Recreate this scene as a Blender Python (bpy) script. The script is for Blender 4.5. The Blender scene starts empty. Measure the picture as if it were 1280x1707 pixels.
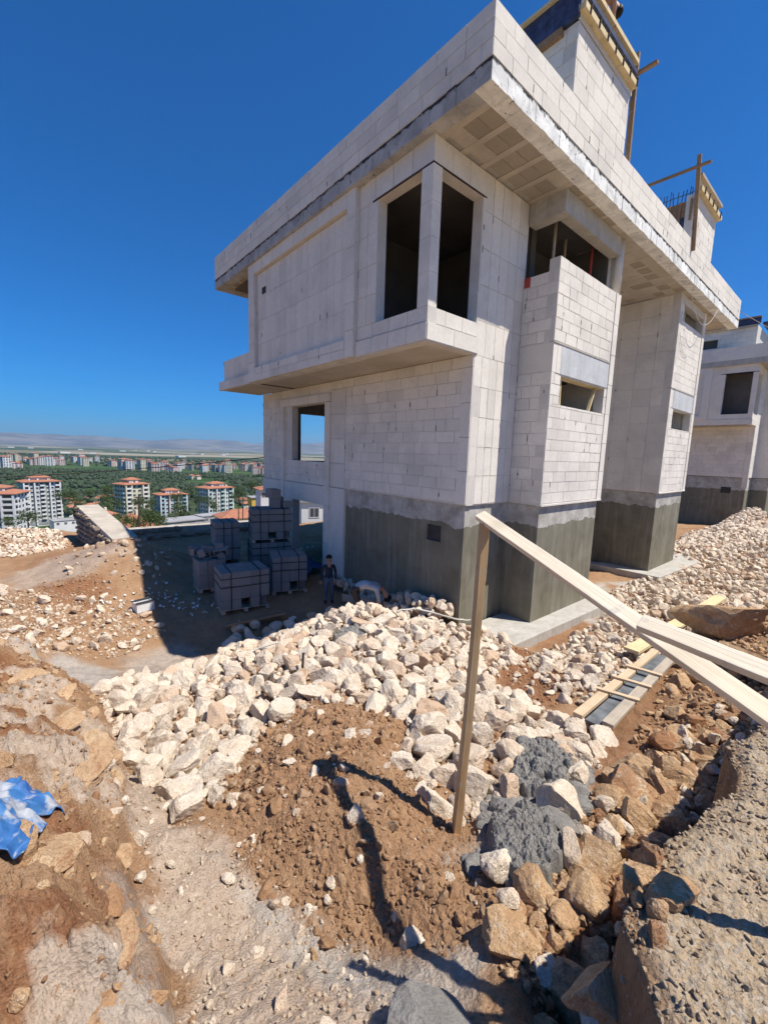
import bpy, bmesh, math, random
import numpy as np
from mathutils import Matrix, Vector

SC = bpy.context.scene
# ------------------------------------------------------------------ camera
cam_d = bpy.data.cameras.new("camera")
cam = bpy.data.objects.new("camera", cam_d)
SC.collection.objects.link(cam)
CAM = Vector((-7.197, -5.643, 1.031))
_y, _p, _r = map(math.radians, (49.074, -7.831, 1.835))
_f = Vector((math.cos(_p) * math.cos(_y), math.cos(_p) * math.sin(_y), math.sin(_p)))
_rt = Vector((math.sin(_y), -math.cos(_y), 0))
_up = _rt.cross(_f)
_R = _rt * math.cos(_r) + _up * math.sin(_r)
_U = _up * math.cos(_r) - _rt * math.sin(_r)
cam.matrix_world = Matrix(((_R.x, _U.x, -_f.x, CAM.x), (_R.y, _U.y, -_f.y, CAM.y), (_R.z, _U.z, -_f.z, CAM.z), (0, 0, 0, 1)))
cam_d.sensor_fit = 'VERTICAL'
cam_d.sensor_height = 24
cam_d.lens = 24 * 703.5 / 1707
cam_d.clip_start = 0.05
cam_d.clip_end = 90000
SC.camera = cam
# ------------------------------------------------------------------ light
SUN = Vector((0.66, -1.0, 2.13)).normalized()
elev = math.asin(SUN.z)
azim = math.atan2(SUN.x, SUN.y)
world = bpy.data.worlds.new("World")
SC.world = world
world.use_nodes = True
wn = world.node_tree
wn.nodes.clear()
sky = wn.nodes.new('ShaderNodeTexSky')
sky.sky_type = 'NISHITA'
sky.sun_disc = False
sky.sun_elevation = elev
sky.sun_rotation = azim
sky.altitude = 900
sky.air_density = 1.0
sky.dust_density = 0.3
sky.ozone_density = 6.0
bg = wn.nodes.new('ShaderNodeBackground')
bg.inputs['Strength'].default_value = 0.066
wo = wn.nodes.new('ShaderNodeOutputWorld')
tint = wn.nodes.new('ShaderNodeMix'); tint.data_type = 'RGBA'; tint.blend_type = 'MULTIPLY'
tint.inputs[0].default_value = 1.0; tint.inputs[7].default_value = (0.52, 0.98, 1.45, 1)
hsv = wn.nodes.new('ShaderNodeHueSaturation'); hsv.inputs['Saturation'].default_value = 1.55
wn.links.new(sky.outputs[0], tint.inputs[6]); wn.links.new(tint.outputs[2], hsv.inputs['Color']); wn.links.new(hsv.outputs[0], bg.inputs[0])
wn.links.new(bg.outputs[0], wo.inputs[0])
sd = bpy.data.lights.new("sun", 'SUN')
sd.energy = 5.0
sd.angle = math.radians(0.5)
sd.color = (1.0, 0.93, 0.82)
so = bpy.data.objects.new("sun", sd)
so.rotation_euler = SUN.to_track_quat('Z', 'Y').to_euler()
SC.collection.objects.link(so)
SC.view_settings.view_transform = 'Standard'
SC.view_settings.look = 'None'
SC.view_settings.exposure = 0.47
SC.view_settings.gamma = 1.0
SC.view_settings.use_curve_mapping = False
SC.cycles.max_bounces = 6
SC.cycles.diffuse_bounces = 4
SC.cycles.volume_bounces = 0

# ------------------------------------------------------------------ helpers
rnd = random.Random(7)
COL = SC.collection


def tag(o, label=None, cat=None, group=None, kind=None):
    if label: o['label'] = label
    if cat: o['category'] = cat
    if group: o['group'] = group
    if kind: o['kind'] = kind
    return o


def setparent(o, p):
    o.parent = p
    if p.parent is None and p.type == 'EMPTY':
        o.matrix_parent_inverse = Matrix.LocRotScale(p.location, p.rotation_euler, p.scale).inverted()


def empty(name, loc, rz=0.0):
    o = bpy.data.objects.new(name, None)
    o.empty_display_size = 0.2
    o.location = loc
    o.rotation_euler = (0, 0, rz)
    COL.objects.link(o)
    return o


def link(name, me, mat=None, parent=None):
    o = bpy.data.objects.new(name, me)
    COL.objects.link(o)
    if mat is not None and not me.materials:
        me.materials.append(mat)
    if parent is not None:
        setparent(o, parent)
    return o


def mesh_np(name, V, F, smooth=False, tone=None):
    """V (n,3), F (m,k) arrays -> mesh, fast."""
    V = np.ascontiguousarray(V, np.float32)
    F = np.ascontiguousarray(F, np.int32)
    me = bpy.data.meshes.new(name)
    m, k = F.shape
    me.vertices.add(len(V)); me.vertices.foreach_set('co', V.ravel())
    me.loops.add(m * k); me.loops.foreach_set('vertex_index', F.ravel())
    me.polygons.add(m)
    me.polygons.foreach_set('loop_start', np.arange(0, m * k, k, dtype=np.int32))
    me.polygons.foreach_set('loop_total', np.full(m, k, np.int32))
    me.polygons.foreach_set('use_smooth', np.full(m, smooth, bool))
    if tone is not None:
        a = me.attributes.new('tone', 'FLOAT', 'POINT')
        a.data.foreach_set('value', np.ascontiguousarray(tone, np.float32))
    me.update(calc_edges=True)
    return me


class MB:
    def __init__(s):
        s.V = []; s.F = []; s.T = []

    def box(s, x0, y0, z0, x1, y1, z1, tone=0.0):
        n = len(s.V)
        s.V += [(x0, y0, z0), (x1, y0, z0), (x1, y1, z0), (x0, y1, z0), (x0, y0, z1), (x1, y0, z1), (x1, y1, z1), (x0, y1, z1)]
        s.T += [tone] * 8
        s.F += [tuple(n + i for i in f) for f in ((0, 3, 2, 1), (4, 5, 6, 7), (0, 1, 5, 4), (1, 2, 6, 5), (2, 3, 7, 6), (3, 0, 4, 7))]
        return s

    def obb(s, c, ax, ay, az, tone=0.0):
        """c centre, ax/ay/az half vectors"""
        c, ax, ay, az = map(Vector, (c, ax, ay, az))
        n = len(s.V)
        for k in (-1, 1):
            for i, j in ((-1, -1), (1, -1), (1, 1), (-1, 1)):
                s.V.append(tuple(c + ax * i + ay * j + az * k))
        s.T += [tone] * 8
        s.F += [tuple(n + i for i in f) for f in ((0, 3, 2, 1), (4, 5, 6, 7), (0, 1, 5, 4), (1, 2, 6, 5), (2, 3, 7, 6), (3, 0, 4, 7))]
        return s

    def beam(s, a, b, w, h, up=(0, 0, 1), tone=0.0):
        a, b = Vector(a), Vector(b)
        d = (b - a)
        u = Vector(up)
        side = d.cross(u).normalized()
        u2 = side.cross(d).normalized()
        return s.obb((a + b) / 2, d / 2, side * w / 2, u2 * h / 2, tone)

    def tube(s, pts, r, n=6, tone=0.0):
        pts = [Vector(p) for p in pts]
        base = len(s.V)
        for i, p in enumerate(pts):
            d = (pts[min(i + 1, len(pts) - 1)] - pts[max(i - 1, 0)]).normalized()
            a = d.cross(Vector((0.13, 0.27, 1))).normalized()
            b = d.cross(a)
            rr = r[i] if isinstance(r, (list, tuple)) else r
            for k in range(n):
                t = 2 * math.pi * k / n
                s.V.append(tuple(p + (a * math.cos(t) + b * math.sin(t)) * rr))
                s.T.append(tone)
        for i in range(len(pts) - 1):
            for k in range(n):
                k2 = (k + 1) % n
                s.F.append((base + i * n + k, base + i * n + k2, base + (i + 1) * n + k2, base + (i + 1) * n + k))
        s.F.append(tuple(base + k for k in reversed(range(n))))
        s.F.append(tuple(base + (len(pts) - 1) * n + k for k in range(n)))
        return s

    def poly(s, pts, tone=0.0):
        n = len(s.V)
        s.V += [tuple(p) for p in pts]
        s.T += [tone] * len(pts)
        s.F.append(tuple(range(n, n + len(pts))))
        return s

    def hip(s, x0, y0, x1, y1, z, h, ov=0.6, th=0.25):
        """hipped roof with an eave slab"""
        x0 -= ov; y0 -= ov; x1 += ov; y1 += ov
        s.box(x0, y0, z, x1, y1, z + th)
        z += th
        n = len(s.V)
        w, d = x1 - x0, y1 - y0
        m = min(w, d) / 2 * 0.98
        if w >= d:
            r = [(x0 + m, (y0 + y1) / 2, z + h), (x1 - m, (y0 + y1) / 2, z + h)]
        else:
            r = [((x0 + x1) / 2, y0 + m, z + h), ((x0 + x1) / 2, y1 - m, z + h)]
        s.V += [(x0, y0, z), (x1, y0, z), (x1, y1, z), (x0, y1, z)] + r
        s.T += [0.0] * 6
        if w >= d:
            fs = ((0, 1, 5, 4), (1, 2, 5), (2, 3, 4, 5), (3, 0, 4))
        else:
            fs = ((0, 1, 4), (1, 2, 5, 4), (2, 3, 5), (3, 0, 4, 5))
        s.F += [tuple(n + i for i in f) for f in fs]
        return s

    def build(s, name, mat, parent=None, smooth=False, bevel=0.0):
        me = bpy.data.meshes.new(name)
        me.from_pydata(s.V, [], s.F)
        if any(s.T):
            a = me.attributes.new('tone', 'FLOAT', 'POINT')
            a.data.foreach_set('value', np.array(s.T, np.float32))
        if smooth:
            me.polygons.foreach_set('use_smooth', np.ones(len(me.polygons), bool))
        me.update()
        o = link(name, me, mat, parent)
        if bevel:
            b = o.modifiers.new('edge', 'BEVEL')
            b.width = bevel; b.segments = 2; b.limit_method = 'ANGLE'
        return o


# ------------------------------------------------------------------ noise (numpy)
def _hash(ix, iy, seed):
    h = (ix.astype(np.int64) * 374761393 + iy.astype(np.int64) * 668265263 + seed * 974711) & 0x7fffffff
    h = ((h ^ (h >> 13)) * 1274126177) & 0x7fffffff
    return ((h ^ (h >> 16)) & 0xffff) / 65535.0


def vnoise(x, y, seed=0):
    x = np.asarray(x, float); y = np.asarray(y, float)
    ix = np.floor(x); iy = np.floor(y)
    fx = x - ix; fy = y - iy
    fx = fx * fx * (3 - 2 * fx); fy = fy * fy * (3 - 2 * fy)
    a = _hash(ix, iy, seed); b = _hash(ix + 1, iy, seed); c = _hash(ix, iy + 1, seed); d = _hash(ix + 1, iy + 1, seed)
    return (a + (b - a) * fx) * (1 - fy) + (c + (d - c) * fx) * fy - 0.5


def fbm(x, y, f=1.0, o=4, seed=0, g=0.5):
    r = 0.0; a = 1.0
    for i in range(o):
        r = r + a * vnoise(x * f + 17.3 * i, y * f - 9.1 * i, seed + i)
        f *= 2.03; a *= g
    return r


def sstep(a, b, x):
    t = np.clip((x - a) / (b - a), 0, 1)
    return t * t * (3 - 2 * t)

# ------------------------------------------------------------------ materials
class NT:
    def __init__(s, name, rough=0.9, spec=0.2):
        s.m = bpy.data.materials.new(name); s.m.use_nodes = True
        s.t = s.m.node_tree; s.b = s.t.nodes['Principled BSDF']
        s.b.inputs['Roughness'].default_value = rough
        s.b.inputs['Specular IOR Level'].default_value = spec
        s._pos = None

    def n(s, typ, **kw):
        o = s.t.nodes.new(typ)
        for k, v in kw.items():
            setattr(o, k, v)
        return o

    def l(s, a, b): s.t.links.new(a, b)

    def inp(s, sock, v):
        if hasattr(v, 'is_output'): s.l(v, sock)
        elif v is not None: sock.default_value = v

    def pos(s):
        if s._pos is None: s._pos = s.n('ShaderNodeNewGeometry').outputs['Position']
        return s._pos

    def obj(s): return s.n('ShaderNodeTexCoord').outputs['Object']

    def mapv(s, v, scale=(1, 1, 1), loc=(0, 0, 0)):
        o = s.n('ShaderNodeMapping'); s.l(v, o.inputs[0])
        o.inputs['Scale'].default_value = scale; o.inputs['Location'].default_value = loc
        return o.outputs[0]

    def noise(s, scale, detail=4, rough=0.55, v=None, dist=0.0):
        o = s.n('ShaderNodeTexNoise'); s.l(v if v is not None else s.pos(), o.inputs['Vector'])
        o.inputs['Scale'].default_value = scale; o.inputs['Detail'].default_value = detail
        o.inputs['Roughness'].default_value = rough; o.inputs['Distortion'].default_value = dist
        return o.outputs['Fac']

    def voro(s, scale, v=None, feature='F1', out='Distance'):
        o = s.n('ShaderNodeTexVoronoi', feature=feature); s.l(v if v is not None else s.pos(), o.inputs['Vector'])
        o.inputs['Scale'].default_value = scale
        return o.outputs[out]

    def ramp(s, f, *stops):
        o = s.n('ShaderNodeValToRGB'); s.l(f, o.inputs[0])
        e = o.color_ramp.elements
        while len(e) < len(stops): e.new(0.5)
        for k, (p, c) in zip(e, stops):
            k.position = p
            k.color = (c, c, c, 1) if isinstance(c, (int, float)) else (*c, 1)
        return o.outputs[0]

    def mix(s, f, a, b, mode='MIX'):
        o = s.n('ShaderNodeMix', data_type='RGBA', blend_type=mode)
        s.inp(o.inputs[0], f)
        for i, v in ((6, a), (7, b)):
            if isinstance(v, (tuple, list)): v = (*v[:3], 1)
            s.inp(o.inputs[i], v)
        return o.outputs[2]

    def math(s, op, a, b=None, clamp=False):
        o = s.n('ShaderNodeMath', operation=op, use_clamp=clamp)
        s.inp(o.inputs[0], a)
        if b is not None: s.inp(o.inputs[1], b)
        return o.outputs[0]

    def sep(s, v):
        o = s.n('ShaderNodeSeparateXYZ'); s.l(v, o.inputs[0]); return o.outputs

    def attr(s, name): return s.n('ShaderNodeAttribute', attribute_name=name).outputs['Fac']

    def attrc(s, name): return s.n('ShaderNodeAttribute', attribute_name=name).outputs['Color']

    def orand(s): return s.n('ShaderNodeObjectInfo').outputs['Random']

    def tone(s):
        """one random number per piece: object random + the 'tone' stored on joined pieces"""
        return s.math('FRACT', s.math('ADD', s.orand(), s.math('MULTIPLY', s.attr('tone'), 7.31)))

    def bump(s, h, dist=0.01, strength=1.0, prev=None):
        o = s.n('ShaderNodeBump'); s.l(h, o.inputs['Height'])
        o.inputs['Distance'].default_value = dist; o.inputs['Strength'].default_value = strength
        if prev is not None: s.l(prev, o.inputs['Normal'])
        return o.outputs[0]

    def out(s, col, bump=None, rough=None):
        if isinstance(col, (tuple, list)): s.b.inputs['Base Color'].default_value = (*col[:3], 1)
        else: s.l(col, s.b.inputs['Base Color'])
        if bump is not None: s.l(bump, s.b.inputs['Normal'])
        if rough is not None: s.inp(s.b.inputs['Roughness'], rough)
        return s.m


def m_plain(name, col, rough=0.85, spec=0.2, var=0.25, scale=3.0, bump=0.0):
    t = NT(name, rough, spec)
    f = t.noise(scale, 5)
    c = t.mix(t.ramp(f, (0.3, 0.0), (0.7, 1.0)), tuple(x * (1 - var) for x in col), tuple(min(1, x * (1 + var)) for x in col))
    return t.out(c, t.bump(f, bump) if bump else None)


def m_block(name, base, dirt=(0.42, 0.40, 0.37)):
    t = NT(name, 0.95, 0.1)
    tn = t.tone()
    c = t.mix(t.ramp(tn, (0.0, 0.0), (0.75, .45), (1.0, 1.0)), tuple(x * 1.03 for x in base), tuple(x * 0.86 for x in base))
    st = t.noise(0.9, 6, 0.6)
    c = t.mix(t.ramp(st, (0.48, 0.0), (0.75, 0.55)), c, dirt)
    sm = t.noise(3.2, 5, 0.6, t.mapv(t.pos(), (1.0, 1.0, .8), (2, 5, 1)), dist=1.5)
    c = t.mix(t.ramp(sm, (0.56, 0.0), (0.70, 0.35)), c, tuple(x * .72 for x in base))
    fine = t.noise(14, 4, 0.7)
    c = t.mix(t.ramp(fine, (0.35, 0.35), (0.6, 0.0)), c, tuple(x * 0.78 for x in base))
    pit = t.noise(70, 2, 0.6)
    return t.out(c, t.bump(t.math('ADD', fine, t.math('MULTIPLY', pit, .4)), 0.006))


def m_concrete(name, a, b, streak=0.0, scale=2.5, bump=0.008):
    t = NT(name, 0.92, 0.15)
    f = t.noise(scale, 7, 0.62, dist=0.4)
    c = t.mix(t.ramp(f, (0.3, 0.0), (0.68, 1.0)), a, b)
    if streak:
        v = t.mapv(t.pos(), (9, 9, 0.7))
        g = t.noise(1.0, 4, 0.6, v)
        c = t.mix(t.ramp(g, (0.5, 0.0), (0.72, streak)), c, tuple(x * 0.5 for x in a))
    p = t.noise(28, 4, 0.6)
    c = t.mix(t.ramp(p, (0.3, 0.3), (0.5, 0.0)), c, tuple(x * .7 for x in a))
    return t.out(c, t.bump(t.math('ADD', f, t.math('MULTIPLY', p, .3)), bump))


def m_base(name):
    """dark cement render with a lighter bare concrete band above a ragged line"""
    t = NT(name, 0.93, 0.12)
    z = t.sep(t.pos())[2]
    rag = t.math('ADD', z, t.math('MULTIPLY', t.math('SUBTRACT', t.noise(2.2, 6, 0.65), 0.5), 0.42))
    f = t.noise(1.6, 7, 0.6, dist=.5)
    v = t.mapv(t.pos(), (6, 6, 0.5))
    g = t.noise(1.0, 5, 0.6, v)
    ren = t.mix(t.ramp(f, (0.32, 0.0), (0.7, 1.0)), (0.150, 0.138, 0.100), (0.225, 0.21, 0.16))
    ren = t.mix(t.ramp(g, (0.5, 0.0), (0.75, 0.55)), ren, (0.32, 0.31, 0.26))
    con = t.mix(t.ramp(t.noise(3.2, 6, .65), (0.35, 0.0), (0.65, 1.0)), (0.30, 0.28, 0.24), (0.52, 0.50, 0.46))
    c = t.mix(t.ramp(rag, (0.0, 0.0), (0.03, 1.0)), ren, con)
    # ramp works on 0..1: shift so that z=-0.52 is the line
    sh = t.math('ADD', rag, 0.50)
    c = t.mix(t.math('MULTIPLY', t.math('GREATER_THAN', sh, 0.0), 1.0), ren, con)
    p = t.noise(30, 4, 0.65)
    return t.out(c, t.bump(t.math('ADD', f, t.math('MULTIPLY', p, .25)), 0.012))


def m_edge(name, pale):
    """slab edge: raw concrete, dark tar-like strip along the top"""
    t = NT(name, 0.9, 0.15)
    z = t.sep(t.pos())[2]
    f = t.noise(2.3, 7, 0.65, dist=.6)
    base = t.mix(t.ramp(f, (0.35, 0.0), (0.62, 1.0)), tuple(x * .62 for x in pale), pale)
    m = t.math('ADD', t.math('MULTIPLY', t.math('SUBTRACT', z, 6.745), 9.0), t.math('MULTIPLY', t.math('SUBTRACT', t.noise(5.5, 6, .7), .5), 2.3))
    c = t.mix(t.ramp(m, (0.0, 0.0), (0.35, 1.0)), base, (0.035, 0.035, 0.04))
    fl = t.noise(9, 5, .7)
    c = t.mix(t.ramp(fl, (0.62, 0.0), (0.66, .8)), c, (0.10, 0.10, 0.10))
    return t.out(c, t.bump(t.math('ADD', f, t.math('MULTIPLY', fl, .5)), 0.015))


def m_wood(name, a, b, rough=0.75, sx=1.2, sy=22.0):
    t = NT(name, rough, 0.25)
    v = t.mapv(t.obj(), (sx, sy, sy))
    g = t.noise(1.5, 6, 0.6, v, dist=0.6)
    o = t.noise(3.0, 3, .5, t.obj())
    c = t.mix(t.ramp(g, (0.3, 0.0), (0.7, 1.0)), a, b)
    c = t.mix(t.ramp(o, (0.5, 0.0), (0.8, .6)), c, tuple(x * .6 for x in a))
    kv = t.voro(1.0, t.mapv(t.obj(), (2.2, 9, 9)))
    c = t.mix(t.ramp(kv, (0.05, .85), (0.13, 0.0)), c, tuple(x * .33 for x in a))
    spl = t.noise(9, 5, .7, t.obj())
    c = t.mix(t.ramp(spl, (0.60, 0.0), (0.66, .6)), c, (0.42, 0.40, 0.37))
    r = t.tone()
    c = t.mix(t.ramp(r, (0, 0.0), (1, .35)), c, tuple(x * .7 for x in b))
    return t.out(c, t.bump(g, 0.004))


def m_rock(name, pale, mid, dark, vein, gs=1.0, dust=.45):
    t = NT(name, 0.92, 0.15)
    tn = t.tone()
    p = t.obj() if False else t.pos()
    f = t.noise(5.0 * gs, 7, 0.65, p, dist=.5)
    c = t.mix(t.ramp(f, (0.3, 0.0), (0.66, 1.0)), mid, pale)
    c = t.mix(t.ramp(tn, (0.72, 0.0), (1.0, 0.75)), c, dark)
    v = t.noise(11.0 * gs, 5, .7, p, dist=1.2)
    c = t.mix(t.ramp(v, (0.54, 0.0), (0.66, 0.8)), c, vein)
    g = t.noise(45.0 * gs, 4, .7, p)
    c = t.mix(t.ramp(g, (0.33, 0.5), (0.52, 0.0)), c, tuple(x * .62 for x in mid))
    sp = t.noise(120.0 * gs, 3, .7, p)
    c = t.mix(t.ramp(sp, (0.32, 0.45), (0.48, 0.0)), c, tuple(x * .5 for x in mid))
    du = t.noise(2.6 * gs, 5, .6, p)
    c = t.mix(t.ramp(du, (0.52, 0.0), (0.72, dust)), c, (0.36, 0.225, 0.13))
    b1 = t.bump(t.math('ADD', f, t.math('MULTIPLY', g, .5)), 0.035 / gs)
    return t.out(c, t.bump(sp, 0.006, prev=b1))


M = {}
M['core'] = m_concrete('mortar', (0.54, 0.51, 0.46), (0.66, 0.63, 0.58), bump=.004)
M['aac'] = m_block('aerated_block', (0.77, 0.725, 0.65))
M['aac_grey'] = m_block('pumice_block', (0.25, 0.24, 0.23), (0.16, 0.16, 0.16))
M['concrete'] = m_concrete('raw_concrete', (0.36, 0.34, 0.30), (0.50, 0.48, 0.44), .35)
M['soffit'] = m_concrete('soffit_concrete', (0.42, 0.37, 0.30), (0.55, 0.50, 0.42), scale=1.4)
M['infill'] = m_block('infill_block', (0.40, 0.35, 0.28), (0.3, 0.27, .22))
M['lintel'] = m_concrete('grey_lintel', (0.46, 0.47, 0.48), (0.58, 0.59, 0.60), .3)
M['base'] = m_base('cement_render')
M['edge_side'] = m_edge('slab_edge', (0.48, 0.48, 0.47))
M['edge_front'] = m_edge('slab_edge_pale', (0.88, 0.88, 0.84))  # same edge material in a paler tone for the front
M['inner'] = m_plain('shade_dark_concrete', (0.12, 0.11, 0.10), 0.95, 0.1, .2, 1.2)  # concrete darkened so the shade of the rooms is in its colour
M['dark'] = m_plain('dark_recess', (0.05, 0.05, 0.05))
M['steel'] = m_plain('rusted_steel', (0.06, 0.04, 0.035), 0.7)
M['wood'] = m_wood('sawn_timber', (0.50, 0.36, 0.22), (0.66, 0.52, 0.36))
M['wood_y'] = m_wood('formwork_timber', (0.60, 0.46, 0.24), (0.74, 0.62, 0.38))
M['wood_d'] = m_wood('weathered_timber', (0.22, 0.14, 0.08), (0.36, 0.24, 0.14))
M['wood_g'] = m_wood('grey_timber', (0.34, 0.29, 0.23), (0.48, 0.41, 0.33))
M['ply'] = m_plain('blue_formply', (0.045, 0.06, 0.12), 0.6, var=.5, scale=6)
M['red'] = m_plain('red_clay', (0.34, 0.06, 0.05))
M['plastic_blue'] = m_plain('blue_sheet', (0.05, 0.10, 0.20), 0.7, .2)

# ------------------------------------------------------------------ ground heights
CTRL = np.array([
    # under and beside the photographer
    (-7.2, -5.6, -.62), (-7.2, -7, -.6), (-9, -6, -.6), (-6.35, -5.3, -.95), (-6.1, -4.65, -1.42), (-6.6, -4.9, -1.2), (-5.6, -4.85, -1.4), (-5.2, -4.85, -1.45),
    # bank on the left
    (-7.2, -3.59, -1.25), (-7.34, -2.68, -1.25), (-7.47, -1.19, -1.55), (-7.38, -3.77, -1.12), (-7.3, -4.6, -1.0), (-7.62, 3.3, -2.35), (-9.5, -2, -1.1), (-9.5, 2, -1.9), (-7.0, -2.1, -1.42), (-7.3, 0.7, -1.95),
    # path
    (-6.38, -2.28, -1.92), (-6.46, 0.02, -2.28), (-6.54, -3.6, -1.72), (-6.1, 1.88, -2.72), (-6.3, -4.2, -1.6), (-6.35, -1.2, -2.1),
    # soil mound, post
    (-4.88, -3.88, -1.78), (-5.81, -4.06, -1.80), (-5.5, -3.4, -1.70), (-5.1, -2.6, -1.82), (-5.6, -2.2, -1.95), (-5.0, -4.3, -1.62), (-4.5, -2.3, -1.95),
    # stone field and heap
    (-5.15, -1.03, -2.2), (-5.5, 0.3, -2.4), (-4.6, 0.9, -2.5), (-2.17, 0.99, -2.3), (-2.6, 0.2, -2.25), (-3.5, -1.0, -2.2), (-1.4, 0.2, -2.4), (-0.5, -0.4, -2.62), (-0.3, 1.6, -2.85), (-1.1, 1.6, -3.0), (-2.2, 2.3, -3.05), (-3.6, 2.3, -3.1), (-2.2, -1.6, -2.35), (-3.2, -2.6, -2.05), (0.2, -1.0, -2.75),
    (-3.9, -3.6, -1.8), (-3.17, -4.28, -1.95), (-2.1, -3.57, -2.2), (-4.3, -4.4, -1.62), (-4.6, -4.9, -1.45), (-3.4, -4.9, -1.7),
    # strip in front of the house
    (0.87, -1.4, -2.98), (4.59, -1.5, -3.0), (3, -2, -2.9), (12.9, -1.2, -2.92), (8, -1.5, -2.95), (8.15, -4.14, -2.6), (7, -2.5, -2.8), (1.46, -2.88, -2.6), (6.73, -3.47, -2.5), (1.32, -3.69, -2.3), (0.3, -4.6, -1.95), (3, -4.6, -1.9), (7, -5.2, -1.8), (14, -4.5, -2.3), (18, -2, -2.5), (22, -1.8, -2.1), (25, -1.3, -2.6), (29, -1.5, -2.6), (25.8, 2.2, -2.75), (18, 3, -2.8), (30, -6, -1.6), (16, -6.2, -1.2), (40, 0, -2.6),
    # terrace on the left
    (-1.16, 3.44, -3.1), (-3, 4.9, -3.2), (-2.6, 6, -3.05), (-7, 10.2, -2.75), (-4.9, 6.7, -3.05), (-4.7, 8.0, -2.5), (-4.5, 9.9, -1.98), (-4.6, 11.6, -2.3), (-4.6, 13.8, -2.9), (-3.2, 9, -2.95), (-3, 10.6, -2.7), (-3, 13, -3.0), (-1, 11.6, -3.0), (-6.87, 3.2, -2.8), (-5.2, 3.0, -3.3), (-4, 4, -3.55), (-3, 3.4, -3.5), (-2, 3.4, -3.3), (-6.6, 13.6, -2.8), (-0.4, 5, -2.9), (0, 8, -3), (3, 5, -3), (2, 9, -3), (3, 12, -3), (8, 5, -3), (12, 12, -3), (-10, 8, -2.85), (-12, 14, -2.6), (-8.3, 14.5, -2.45), (-7, 16, -2.5), (-9, 6, -2.75), (-7.5, 7, -2.95), (-2, 9, -3),
], float)


def _rbf_fit():
    P = CTRL[:, :2]
    D = np.sqrt(((P[:, None] - P[None]) ** 2).sum(-1) + 0.04)
    n = len(P)
    A = np.zeros((n + 1, n + 1))
    A[:n, :n] = D + np.eye(n) * 0.02 * -1
    A[:n, n] = 1; A[n, :n] = 1
    return np.linalg.solve(A, np.append(CTRL[:, 2], 0))


RB = _rbf_fit()
EX = [-30, -7.6, -6.6, -6.05, -5.87, -5.77, -5.65, -5.51, -5.16, -4.77, -4.47, -4.04, -3.57, -2, 0, 6, 14, 30, 60]
EY = [-6.2, -6.2, -5.9, -5.62, -5.42, -5.35, -5.24, -5.23, -5.22, -5.27, -5.34, -5.25, -5.36, -5.45, -5.5, -5.8, -6.4, -7.5, -9]


def edge_y(x):
    return np.interp(x, EX, EY) + 0.05 * fbm(np.asarray(x, float) * 3.1, 0 * np.asarray(x, float), 1, 3, 5)


def ground_z(x, y, fine=True):
    x = np.asarray(x, float); y = np.asarray(y, float)
    shp = x.shape
    xf = x.ravel(); yf = y.ravel()
    z = np.full(xf.shape, RB[-1])
    for (px, py, _), w in zip(CTRL, RB[:-1]):
        z += w * np.sqrt((xf - px) ** 2 + (yf - py) ** 2 + 0.04)
    z = np.clip(z, -3.7, -0.55)
    r = np.hypot(xf + 7.2, yf + 5.64)
    near = 1 - sstep(26, 45, r)
    flat = np.where(yf > -6, -2.9, -1.0)
    z = z * near + flat * (1 - near)
    # small relief
    z = z + near * (0.10 * fbm(xf, yf, 0.9, 3, 3) + 0.035 * fbm(xf, yf, 5, 3, 11))
    # house pad stays level
    pad = sstep(0.0, .4, xf) * (1 - sstep(14.5, 15.5, xf)) * sstep(-0.1, .3, yf) * (1 - sstep(10, 10.4, yf))
    z = z * (1 - pad) + -3.0 * pad
    # rubble ridge by the second house
    t = np.clip((xf - 15.5) / 6.5, 0, 1)
    cy_ = -0.9 - 0.75 * t
    z = z + 0.95 * t * (1 - sstep(21.8, 23.0, xf)) * np.exp(-((yf - cy_) / 0.8) ** 2)
    # road platform with a broken edge
    e = np.interp(xf, EX, EY) + 0.05 * fbm(xf * 3.1, 0 * xf, 1, 3, 5) + 0.03 * fbm(xf, yf, 9, 2, 8)
    rt = sstep(-0.035, 0.02, e - yf)
    z = z - near * 0.24 * np.exp(-(((yf - e) - .16) / .14) ** 2) * sstep(-6.1, -5.5, xf) * (1 - sstep(-3.2, -1.5, xf))
    road = -0.6 + 0.02 * fbm(xf, yf, 1.5, 3, 21) - 0.04 * sstep(.12, 0, e - yf)
    fade = 1 - sstep(40, 80, r)
    z = np.where(rt > 0, z * (1 - rt) + np.maximum(road, z) * rt, z)
    # terrace edge, hillside and plain
    s = yf - np.interp(xf, [-40, -7, -5.2, -4, 40], [17.6, 17.6, 16.6, 15.6, 15.6]) + np.maximum(0, -xf - 30) * 0.35
    drop = np.where(s > 0, 0.23 * s + 2.2 * sstep(0, 2.5, s), 0)
    drop = np.minimum(drop, 55 + 0 * s)
    drop = drop + sstep(3, 60, s) * 2.0 * fbm(xf, yf, 0.02, 3, 31)
    z = z - drop
    far = sstep(200, 900, r)
    z = z * (1 - far) + np.where(s > 0, -58.0, z) * far
    return z.reshape(shp)


def gz(x, y):
    return float(ground_z(np.array([x]), np.array([y]))[0])

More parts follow.
